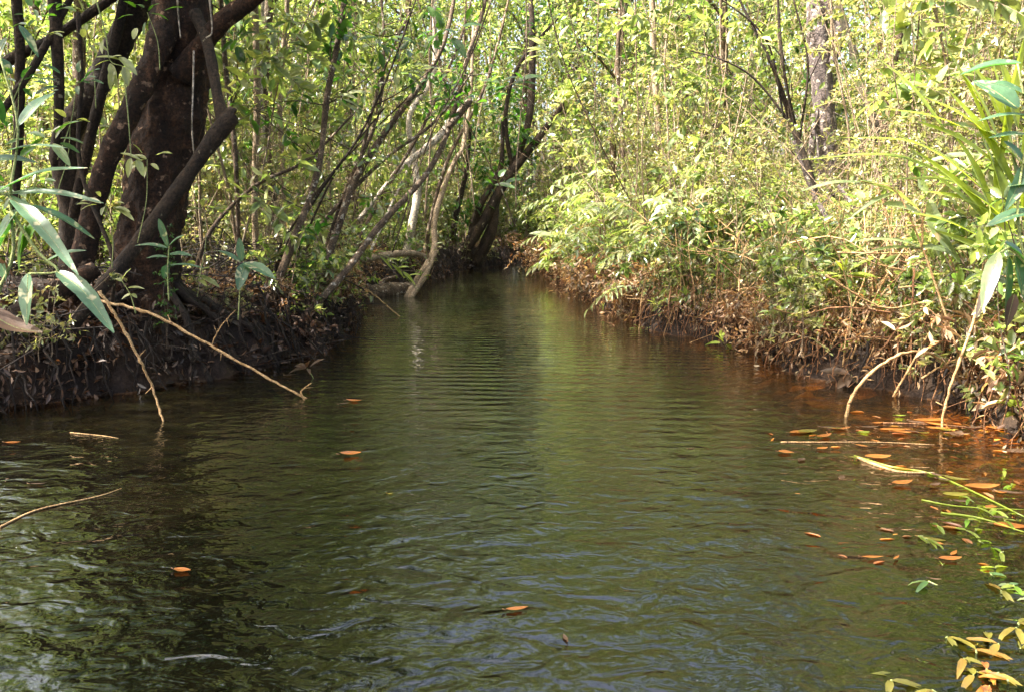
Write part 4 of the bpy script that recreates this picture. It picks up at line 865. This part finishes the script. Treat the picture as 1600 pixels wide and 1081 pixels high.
leafplant('broad_leaved_plant', 'near plant with long spotted blue green leaves at the left edge', 'plant',
    [((2, 238), (106, 232), 16), ((-6, 300), (137, 263), 24, (0, -.1)), ((8, 303), (162, 318), 18), ((14, 306), (122, 430), 30, (0, -.15)),
     ((50, 322), (148, 374), 23, (0, .1)), ((88, 424), (178, 520), 34, (.0, -.1), dict(sag=.1)), ((44, 428), (42, 508), 34, (0, -.05)), ((28, 328), (-4, 376), 26),
     ((28, 198), (86, 145), 22, (0, .2)), ((24, 345), (-20, 430), 34, (.1, .2)), ((40, 350), (30, 425), 34, (.2, .2), dict(mat='leaf_dark')), ((62, 345), (30, 400), 30, (.2, .2), dict(mat='leaf_dark')),
     ((70, 410), (135, 392), 22, (.1, .1)), ((-10, 150), (12, 200), 20, (.1, .2)), ((10, 60), (-14, 120), 22, (.2, .2)), ((30, 40), (60, 90), 16, (.2, .2)), ((5, 410), (8, 440), 26), ((-20, 250), (60, 255), 20, (.2, .3))],
    [[(-40, 560), (-10, 470), (20, 400), (16, 306), (28, 198), (0, 90)], [(16, 330), (60, 395), (90, 424), (44, 428)], [(-10, 300), (14, 306)]], 'leaf_near', 'rib', 2.55, .006)
leafplant('curled_dead_leaf', 'curled pale brown dead leaf drooping at the left edge', 'dead leaf',
    [((-30, 480), (66, 520), 44, (0, 0), dict(sag=-.1)), ((-20, 395), (22, 435), 30, (0, .1))], [[(-40, 420), (-34, 450), (-25, 480)]], 'dry', 'cane', 2.5, .005)
leafplant('seedling', 'small slender seedling with five grey green leaves before the big trunk', 'seedling',
    [((263, 385), (248, 342), 17), ((262, 388), (211, 384), 11), ((262, 402), (228, 404), 8), ((264, 385), (288, 368), 16), ((260, 415), (256, 436), 15, (0, 0), dict(tilt=(.5, -1, .3))), ((264, 398), (300, 400), 12), ((264, 415), (320, 420), 10)],
    [[(264, 470), (262, 430), (264, 384)]], 'leaf_near', 'rib', 4.0, .004)
leafplant('seedling', 'seedling with two large pale mottled leaves over the left bank', 'seedling',
    [((380, 412), (430, 436), 24, (0, -.1)), ((384, 412), (372, 454), 24, (0, -.1), dict(tilt=(.3, -1, .3))), ((378, 408), (374, 372), 16), ((376, 410), (340, 392), 13)],
    [[(372, 500), (376, 440), (381, 408)]], 'leaf_near', 'rib', 4.6, .004)
leafplant('seedling', 'tiny bright seedling at the foot of the big tree', 'seedling',
    [((190, 438), (205, 420), 10), ((190, 440), (180, 436), 9), ((205, 460), (190, 468), 9), ((205, 460), (214, 466), 9), ((200, 450), (226, 452), 8)], [[(212, 490), (204, 462), (190, 438)]], 'leaf_bg', 'rib', 3.9, .003)
leafplant('climbing_plant', 'climbing plant with drooping yellow green leaves high on the big tree', 'climber',
    [((172, 95), (148, 104), 9), ((172, 92), (190, 88), 10), ((186, 90), (214, 118), 16), ((172, 100), (184, 138), 16), ((178, 105), (172, 140), 14), ((195, 105), (200, 135), 16), ((165, 55), (150, 66), 10), ((215, 45), (208, 62), 14), ((150, 90), (190, 95), 10), ((160, 60), (160, 85), 14), ((188, 240), (222, 252), 9), ((205, 248), (200, 278), 14), ((214, 250), (224, 276), 14)],
    [[(150, 0), (165, 55), (172, 95), (192, 104)], [(192, 104), (200, 180), (205, 248)]], 'leaf_bg', 'rib', 4.3, .004)
cluster(1320, 428, 11, 52, 14, 4.9, 'seedling', 'bright green seedling with spreading pointed leaves on the right bank', 'strap', .1, .2)
cluster(1085, 350, 9, 46, 22, 7.5, 'broad_leaved_plant', 'broad grey green leaved plant standing in the pale fronds', 'leaf_near', .3, .5, base=(1090, 440))
cluster(690, 45, 12, 42, 40, 7.0, 'hanging_foliage', 'dark broad leaves hanging at the top of the leaning trees', 'leaf_dark', .5, .45, base=(700, -60))
cluster(770, 290, 0 or 8, 30, 25, 10, 'hanging_foliage', 'small dark leaf spray beside the forked trees', 'leaf_dark', .5, .45, base=(740, 200))
leafplant('low_frond', 'single bright frond arching above the fallen log', 'fern',
    [((585 + k * 9, 395 + k * 6), (600 + k * 9 + 4, 388 + k * 6 + 6 + (k % 2) * 22), 7) for k in range(7)], [[(575, 395), (610, 405), (640, 440), (655, 455)]], 'strap', 'rib', 8.6, .005)
for (cx, cy, n_, L_c, sp, d_, lm, lab, bs) in [(60, 30, 12, 34, 40, 4.4, 'leaf_dark', 'dark leaf spray at the top left corner', (20, 160)), (30, 130, 9, 36, 30, 4.2, 'leaf_near', 'blue green leaf spray high at the left edge', (10, 260)),
      (110, 190, 8, 30, 26, 4.5, 'leaf_bg', 'yellow green leaf spray between the left trunks', (90, 300)), (130, 60, 10, 28, 34, 4.6, 'leaf_bg', 'bright leaf spray in front of the left trunks', (150, 170)),
      (230, 20, 8, 30, 30, 4.6, 'leaf_dark', 'dark leaf spray crossing the top of the big trunk', (250, 110)), (370, 60, 12, 34, 46, 5.6, 'leaf_dark', 'dark leaf spray hanging right of the big trunk', (350, -40)),
      (430, 30, 12, 34, 50, 6.0, 'leaf_bg', 'bright leaf spray hanging at the top between the poles', (420, -60)), (520, 150, 8, 34, 30, 6.2, 'leaf_pale', 'pale leaf pair on the curved stem', (511, 200)),
      (620, 110, 10, 36, 44, 7, 'leaf_bg', 'bright leaf spray high among the leaning trees', (640, 40)), (590, 60, 9, 30, 40, 7, 'leaf_dark', 'dark leaf spray high among the leaning trees', (600, -20)),
      (30, 300, 10, 40, 40, 4.0, 'leaf_dark', 'dark leaf spray behind the long spotted leaves', (0, 460)), (165, 320, 8, 30, 30, 4.5, 'leaf_pale', 'pale leaf spray crossing the left limb', (175, 420)),
      (230, 250, 9, 30, 26, 4.6, 'leaf_bg', 'yellow green leaf spray against the big trunk', (215, 380)), (120, 130, 10, 36, 36, 4.3, 'leaf_near', 'blue green leaf spray before the left limb', (90, 250)), (70, 215, 9, 44, 30, 3.6, 'leaf_dark', 'dark leaf spray above the long spotted leaves', (20, 380)),
      (320, 330, 9, 28, 24, 5.0, 'leaf_bg', 'bright leaf spray right of the big trunk', (310, 440)), (780, 130, 12, 40, 50, 9, 'leaf_dark', 'dark leaf spray over the stream at the top centre', (790, 20)), (860, 80, 12, 36, 54, 10, 'leaf_bg', 'bright leaf spray over the stream at the top centre', (850, -30)),
      (500, 350, 10, 34, 36, 6.8, 'leaf_pale', 'pale leaf spray low among the leaning trees', (500, 440)), (580, 300, 10, 30, 36, 8.4, 'leaf_bg', 'bright leaf spray in the middle of the leaning trees', (590, 400))]:
    cluster(cx, cy, n_, L_c, sp, d_, 'leafy_spray', lab, lm, .4, .36, .003, base=bs)
# right edge
WSC = .9
leafplant('broad_leaved_plant', 'dark drooping broad leaved plant at the right edge', 'plant',
    [((1615, 182), (1528, 190), 15), ((1615, 213), (1545, 216), 13), ((1568, 222), (1606, 264), 20), ((1620, 290), (1575, 292), 18), ((1620, 330), (1540, 355), 22), ((1605, 150), (1540, 130), 22),
     ((1560, 395), (1535, 485), 22, (0, -.1), dict(mat='leaf_right')), ((1575, 400), (1570, 500), 24, (0, 0)), ((1585, 400), (1600, 470), 26), ((1570, 380), (1610, 420), 30), ((1560, 430), (1525, 497), 18, (0, 0), dict(mat='dry', label='withered brown leaf')),
     ((1585, 460), (1572, 512), 17, (0, 0), dict(mat='dry', label='withered brown leaf')), ((1595, 100), (1500, 118), 34, (.1, .2)), ((1590, 170), (1520, 128), 36, (.2, .3)), ((1625, 240), (1570, 330), 22)],
    [[(1650, 560), (1610, 440), (1590, 330), (1605, 200), (1590, 100)], [(1610, 420), (1580, 390), (1562, 395)]], 'leaf_near', 'rib', 2.8, .006)
WSC = 1.3
leafplant('strap_leaved_clump', 'upright clump of bright green strap leaves at the right', 'plant',
    [((1578, 210), (1512, 95), 14), ((1560, 220), (1500, 110), 13), ((1590, 200), (1560, 90), 13), ((1570, 235), (1440, 150), 12), ((1480, 210), (1370, 90), 9, (0, .2)), ((1560, 260), (1430, 190), 12), ((1550, 330), (1490, 210), 14), ((1575, 350), (1530, 205), 15),
     ((1600, 340), (1600, 200), 15), ((1540, 300), (1400, 210), 10), ((1590, 300), (1480, 140), 12), ((1565, 340), (1450, 300), 10), ((1600, 380), (1500, 290), 12), ((1575, 390), (1555, 250), 16), ((1620, 400), (1580, 240), 16), ((1560, 300), (1310, 215), 7, (0, .2), dict(sag=.12)),
     ((1580, 340), (1250, 250), 6, (0, .3), dict(sag=.14)), ((1560, 260), (1600, 60), 12), ((1545, 220), (1380, 170), 8), ((1600, 420), (1440, 260), 14), ((1600, 440), (1460, 360), 12), ((1590, 300), (1540, 60), 13), ((1610, 300), (1620, 120), 16), ((1580, 380), (1420, 230), 11), ((1600, 460), (1500, 420), 13), ((1570, 280), (1470, 60), 10), ((1600, 500), (1530, 330), 15), ((1550, 380), (1400, 330), 9), ((1600, 360), (1390, 280), 9, (0, .2), dict(sag=.15))],
    [[(1600, 480), (1585, 400), (1575, 340)]], 'strap', 'rib', 3.8, .01)
WSC = .7
leafplant('withered_plant', 'grey withered plant with torn ribbon leaves left of the strap leaves', 'plant',
    [((1345, 283), (1438, 330), 34, (0, .1)), ((1345, 285), (1250, 300), 12), ((1380, 320), (1440, 335), 22), ((1452, 312), (1500, 412), 26, (0, -.1), dict(bend=(1465, 362))), ((1570, 216), (1468, 196), 26, (-.2, -.2)), ((1530, 243), (1442, 256), 17, (-.1, 0)),
     ((1440, 385), (1330, 378), 14), ((1445, 388), (1335, 400), 9), ((1440, 386), (1490, 400), 18), ((1560, 225), (1600, 262), 22, (-.2, -.2)), ((1400, 300), (1330, 340), 12)],
    [[(1500, 560), (1460, 440), (1440, 385), (1400, 300), (1345, 284)], [(1440, 385), (1455, 312), (1570, 218)]], 'leaf_right', 'cane', 4.0, .006)
WSC = 1.0
# extra small bank plants beside the shallows
for (cx, cy, n, L, sp, d, lm, lab) in [(1240, 560, 9, 34, 10, 5.2, 'dry', 'tuft of curled straw coloured leaves at the right waterline'),
      (1330, 585, 6, 40, 12, 4.75, 'dry', 'withered leaf tuft lying before the arched cane'), (1000, 515, 7, 20, 10, 7.3, 'leaf_bg', 'small green tuft on the waterline at the middle of the right bank'),
      (1540, 610, 9, 36, 18, 4.1, 'leaf_bg', 'green sprig on the near right bank'), (1590, 640, 9, 36, 18, 3.7, 'strap', 'bright small sprig at the right edge by the water'),
      (1130, 500, 6, 26, 12, 6.7, 'dry', 'pale dead leaves in the dark hollow of the right bank'), (480, 575, 6, 26, 8, 5.0, 'dry', 'dry sprig at the tip of the left bank'),
      (880, 375, 10, 44, 14, 11.5, 'leaf_pale', 'pale leaf fan overhanging the bend'), (520, 400, 8, 30, 20, 7.2, 'leaf_bg', 'leafy sprig at the foot of the leaning trees'),
      (455, 420, 8, 34, 20, 6.4, 'leaf_dark', 'dark leafy sprig beside the leaning trees'), (300, 430, 7, 30, 24, 5.2, 'leaf_bg', 'leafy sprig right of the big trunk'),
      (985, 400, 7, 34, 14, 8.4, 'leaf_pale', 'cluster of pale shining leaves on the right bank'), (1130, 535, 5, 26, 10, 6.2, 'strap', 'green leaf spray floating in the dark right hollow')]:
    cluster(cx, cy, n, L, sp, d, 'sprig', lab, lm, .35, .28, .003, base=(cx + 8, cy + 34))

# ------------------------------------------------------------------ floating and sunken leaves
def water_pt(px, py, z=.004):
    dx = (px - 800) / FPX; dy = (540.5 - py) / FPX; Yv = math.cos(PITCH) + dy * math.sin(PITCH); Zv = -math.sin(PITCH) + dy * math.cos(PITCH); k = (z - CAMH) / Zv
    return A([dx * k, Yv * k, z])
def flatleaf(name, px, py, wpx, ang, aspect, mat, label, z=.006, curl=.12, group=None):
    c = water_pt(px, py, z); d = c[1]; L = wpx / FPX * d; n = 9; t = np.linspace(0, 1, n); ax = A([math.cos(ang), math.sin(ang), 0]); sd_ = A([-ax[1], ax[0], 0])
    w = L * aspect * .5 * np.sin(np.pi * np.clip(t, .02, .98) ** .85) ** .8; p = c + ax * (t - .5)[:, None] * L
    up = A([0, 0, 1.0]); rows = []
    for s, h in ((1, 1), (.5, .3), (0, 0), (-.5, .3), (-1, 1)):
        rows.append(p + sd_ * (w * s)[:, None] + up * (curl * h * w * 1.2 + L * curl * .35 * (2 * t - 1) ** 2)[:, None])
    v = np.stack(rows, 1).reshape(-1, 3); i = np.arange(n - 1)[:, None] * 5 + np.arange(4)[None]
    mb = MB(); mb.add(v, np.stack([i, i + 1, i + 6, i + 5], -1).reshape(-1, 4))
    e = p[0]; tube(mb, np.linspace(e, e - ax * L * .18 + up * .004, 3), .0015, 4)
    return tag(mb.build(name, M[mat], origin=tuple(c)), label, 'leaf', group)
FL = [(548, 709, 34, .1, .55, 'orange', 'single round orange leaf floating left of centre'), (553, 626, 26, -.2, .4, 'orange', 'small yellow orange leaf floating near the left bank'),
      (538, 630, 18, .5, .35, 'dry', 'dry leaf touching the small yellow orange leaf'),
      (808, 950, 38, .25, .3, 'orange', 'narrow reddish leaf floating at the lower centre'), (883, 996, 22, 1.8, .35, 'dry', 'tiny upright brown leaf at the lower centre'),
      (1228, 706, 24, -.3, .7, 'orange', 'round yellow leaf left of the floating stems in the right shallows'), (1253, 718, 18, .8, .6, 'dry', 'small brown leaf beside the round yellow leaf'),
      (1262, 674, 36, .3, .5, 'yellow', 'yellow leaf left of the arched cane foot'), (1300, 668, 32, -.4, .5, 'dry', 'tan leaf at the arched cane foot'), (1342, 716, 34, -.5, .35, 'yellow', 'bright yellow pointed leaf among floating stems'),
      (1372, 714, 44, .1, .5, 'orange', 'broad orange leaf right of the bright yellow pointed leaf'), (1400, 670, 52, 0, .25, 'orange', 'long orange leaf floating before the arched cane'), (1455, 655, 60, .1, .3, 'orange', 'long orange brown leaf by the curved cane'),
      (1350, 675, 20, .2, .6, 'strap', 'small green round leaf beside the long orange leaf'), (1407, 649, 18, 0, .4, 'strap', 'tiny yellow green leaf farther out in the right shallows'), (1445, 676, 16, 0, .4, 'yellow', 'tiny yellow leaf between long orange leaves'),
      (1535, 760, 60, .1, .4, 'orange', 'large orange brown leaf near the right edge'), (1580, 820, 52, -.2, .5, 'orange', 'orange leaf at the right edge of the shallows'), (1485, 872, 40, .1, .4, 'orange', 'sunken orange leaf below the green stems'),
      (1590, 705, 44, .3, .5, 'dry', 'pale curled leaf at the right edge'), (1480, 625, 24, .3, .5, 'dry', 'brown leaf under the curved cane'), (1520, 640, 30, -.4, .4, 'dead_dark', 'dark leaf on the near right waterline'),
      (285, 890, 30, -.2, .5, 'orange', 'dim orange leaf below the dark left water'), (20, 690, 24, .1, .3, 'orange', 'small orange leaf at the left edge'), (60, 755, 26, .1, .18, 'dry', 'thin straw leaf at the left edge'),
      (568, 482, 14, .2, .5, 'strap', 'lone bright green leaf under the fallen log'), (455, 585, 18, .4, .3, 'dry', 'small dry leaf beside the tip of the left bank'), (720, 560, 16, .3, .4, 'dry', 'faint brown leaf in mid stream'),
      (1080, 700, 12, .3, .5, 'dry', 'tiny brown leaf right of mid stream'), (610, 770, 10, .5, .5, 'yellow', 'tiny yellow speck of leaf below the round orange leaf'), (1315, 745, 20, .9, .5, 'dry', 'brown leaf below the floating stems'),
      (1120, 505, 30, -.4, .35, 'dry', 'pale dead leaf lying in the dark right hollow'), (1285, 700, 22, .4, .5, 'orange', 'small orange leaf between the round yellow leaf and the stems')]
g = np.random.RandomState(63)
for k in range(46):
    x_ = 1235 + 365 * g.rand() ** .8; y_ = (668 + g.normal() * 9) if k < 24 else (712 + (x_ - 1330) * .26 + g.normal() * 14 if k < 38 else 790 + g.rand() * 120)
    if y_ < 645 or (k >= 24 and x_ < 1330): continue
    FL.append((x_, y_, g.uniform(16, 46), g.uniform(-.8, .8), g.uniform(.22, .5), ['orange', 'dry', 'orange', 'dead_dark', 'yellow'][k % 5], 'small fallen leaf drifting in the orange leaf mat of the right shallows'))
for (px, py, w, a, asp, mt, lab) in FL: flatleaf('floating_leaf', px, py, w, a, asp, mt, lab, z=.002 + .006 * ((px * 7) % 10) / 10, curl=.03 + .25 * ((px * 13 + py * 5) % 10) / 10, group='leaves floating on the stream')
g = np.random.RandomState(31)
lv = Leaves(); n = 620
px = 1600 - np.abs(g.normal(size=n)) * 190; py = np.where(g.rand(n) < .6, 672 + g.normal(size=n) * 14, 640 + g.rand(n) ** .8 * 240)
for a, b in zip(px, py):
    if a < 1180: continue
    q = water_pt(a, b, g.uniform(-.03, .004)); lv.add(q, norm(A([g.normal(), g.normal() * .6, 0])), norm(A([g.normal() * .1, g.normal() * .1, 1])), g.uniform(.03, .09), g.uniform(.008, .022))
tag(lv.into(MB(), T_MID).build('drifted_leaves', M['orange']), 'drift of orange brown leaf scraps in the right shallows', 'leaf drift', kind='stuff')
lv = Leaves(); n = 300
px = g.uniform(0, 520, n); py = 600 + g.rand(n) * 160
for a, b in zip(px, py):
    q = water_pt(a, b, g.uniform(-.05, -.005)); lv.add(q, norm(A([g.normal(), g.normal() * .6, 0])), norm(A([g.normal() * .1, g.normal() * .1, 1])), g.uniform(.04, .09), g.uniform(.01, .025))
tag(lv.into(MB(), T_MID).build('drifted_leaves', M['dead_dark']), 'dark sodden leaves under the left waterline', 'leaf drift', kind='stuff')
# floating green stems on the right
for i, (pts, mt, lab, r) in enumerate([([(1335, 712), (1390, 728), (1450, 738), (1510, 762), (1600, 806)], 'strap', 'long green floating stem slanting to the right edge', .006),
        ([(1340, 715), (1400, 735), (1460, 738)], 'cane', 'orange brown floating stem tip joining the long green stem', .008), ([(1220, 690), (1290, 690), (1370, 690), (1460, 694)], 'cane', 'straw stem floating before the arched cane', .004),
        ([(1380, 660), (1450, 662), (1540, 668)], 'root', 'brown floating stem under the curved cane', .005), ([(0, 822), (60, 795), (150, 775), (190, 762)], 'cane', 'straw floating at the left edge', .004),
        ([(110, 675), (160, 680), (185, 684)], 'cane', 'thin twig in the dark left water', .003), ([(1470, 800), (1530, 808), (1600, 830)], 'strap', 'green grass blade floating at the right edge', .004), ([(1440, 780), (1500, 790), (1600, 795)], 'strap', 'upper floating grass blade by the right edge', .003)]):
    mb = MB(); p = spline([water_pt(a, b, .004) for a, b in pts], 24); p[:, 2] = .003; tube(mb, p, np.linspace(r, r * .4, 24), 6)
    tag(mb.build('floating_twig', M[mt], origin=tuple(p[0])), lab, 'stem')
# submerged leafy plant, bottom right, and sunken branch
def sunk(cx, cy, n, L, label, mat, name='water_plant', zt=.03):
    n = int(n * 1.6); o = empty(name, water_pt(cx, cy, -.1), label, 'water plant'); org = A(o.location); lv = Leaves(); st = MB()
    for k in range(n):
        e = water_pt(cx + g.normal() * 60, cy + g.normal() * 45, g.uniform(-.012, .014)); b = org + A([g.normal() * .05, g.normal() * .05, -.12]); p = spline([b, (b + e) / 2 + A([g.normal() * .02, 0, .02]), e], 8); tube(st, p, .0025, 4)
        for j in range(7):
            q = p[-1 - j % 4]; lv.add(q, norm(A([g.normal(), g.normal(), .04])), norm(A([g.normal() * .15, g.normal() * .15, 1])), L * g.uniform(.6, 1.2), L * .25)
    st.build('stem', M['rib'], o, origin=org); lv.into(MB(), T_LONG).build('foliage', M[mat], o, origin=org)
sunk(1585, 1000, 16, .075, 'yellow green leafy water plant at the bottom right corner', 'yellow')
sunk(1500, 1030, 9, .07, 'sparse yellowish water plant left of the corner one', 'yellow')
sunk(1560, 860, 10, .06, 'yellow green water plant under the floating grass', 'strap')
sunk(1590, 930, 10, .06, 'olive leafy water plant above the one in the bottom right corner', 'leaf_right')
sunk(1540, 1060, 8, .06, 'orange tinged sunken plant at the lower right', 'orange')
sunk(1560, 800, 12, .06, 'tuft of green floating grass leaves at the right edge', 'strap')
mb = MB(); tube(mb, spline([water_pt(1362, 745, -.02), water_pt(1375, 775, -.05), water_pt(1395, 805, -.10)], 14), .022, 9, .2, 14)
tag(mb.build('sunken_branch', M['cane'], origin=tuple(water_pt(1375, 775, -.05))), 'short orange sunken branch under the right shallows', 'branch')
mb = MB(); tube(mb, spline([water_pt(1290, 780, -.03), water_pt(1278, 830, -.08), water_pt(1270, 880, -.16)], 14), .025, 9, .2, 14)
tag(mb.build('sunken_branch', M['root'], origin=tuple(water_pt(1285, 800, -.05))), 'dim brown upright sunken branch left of the orange one', 'branch')
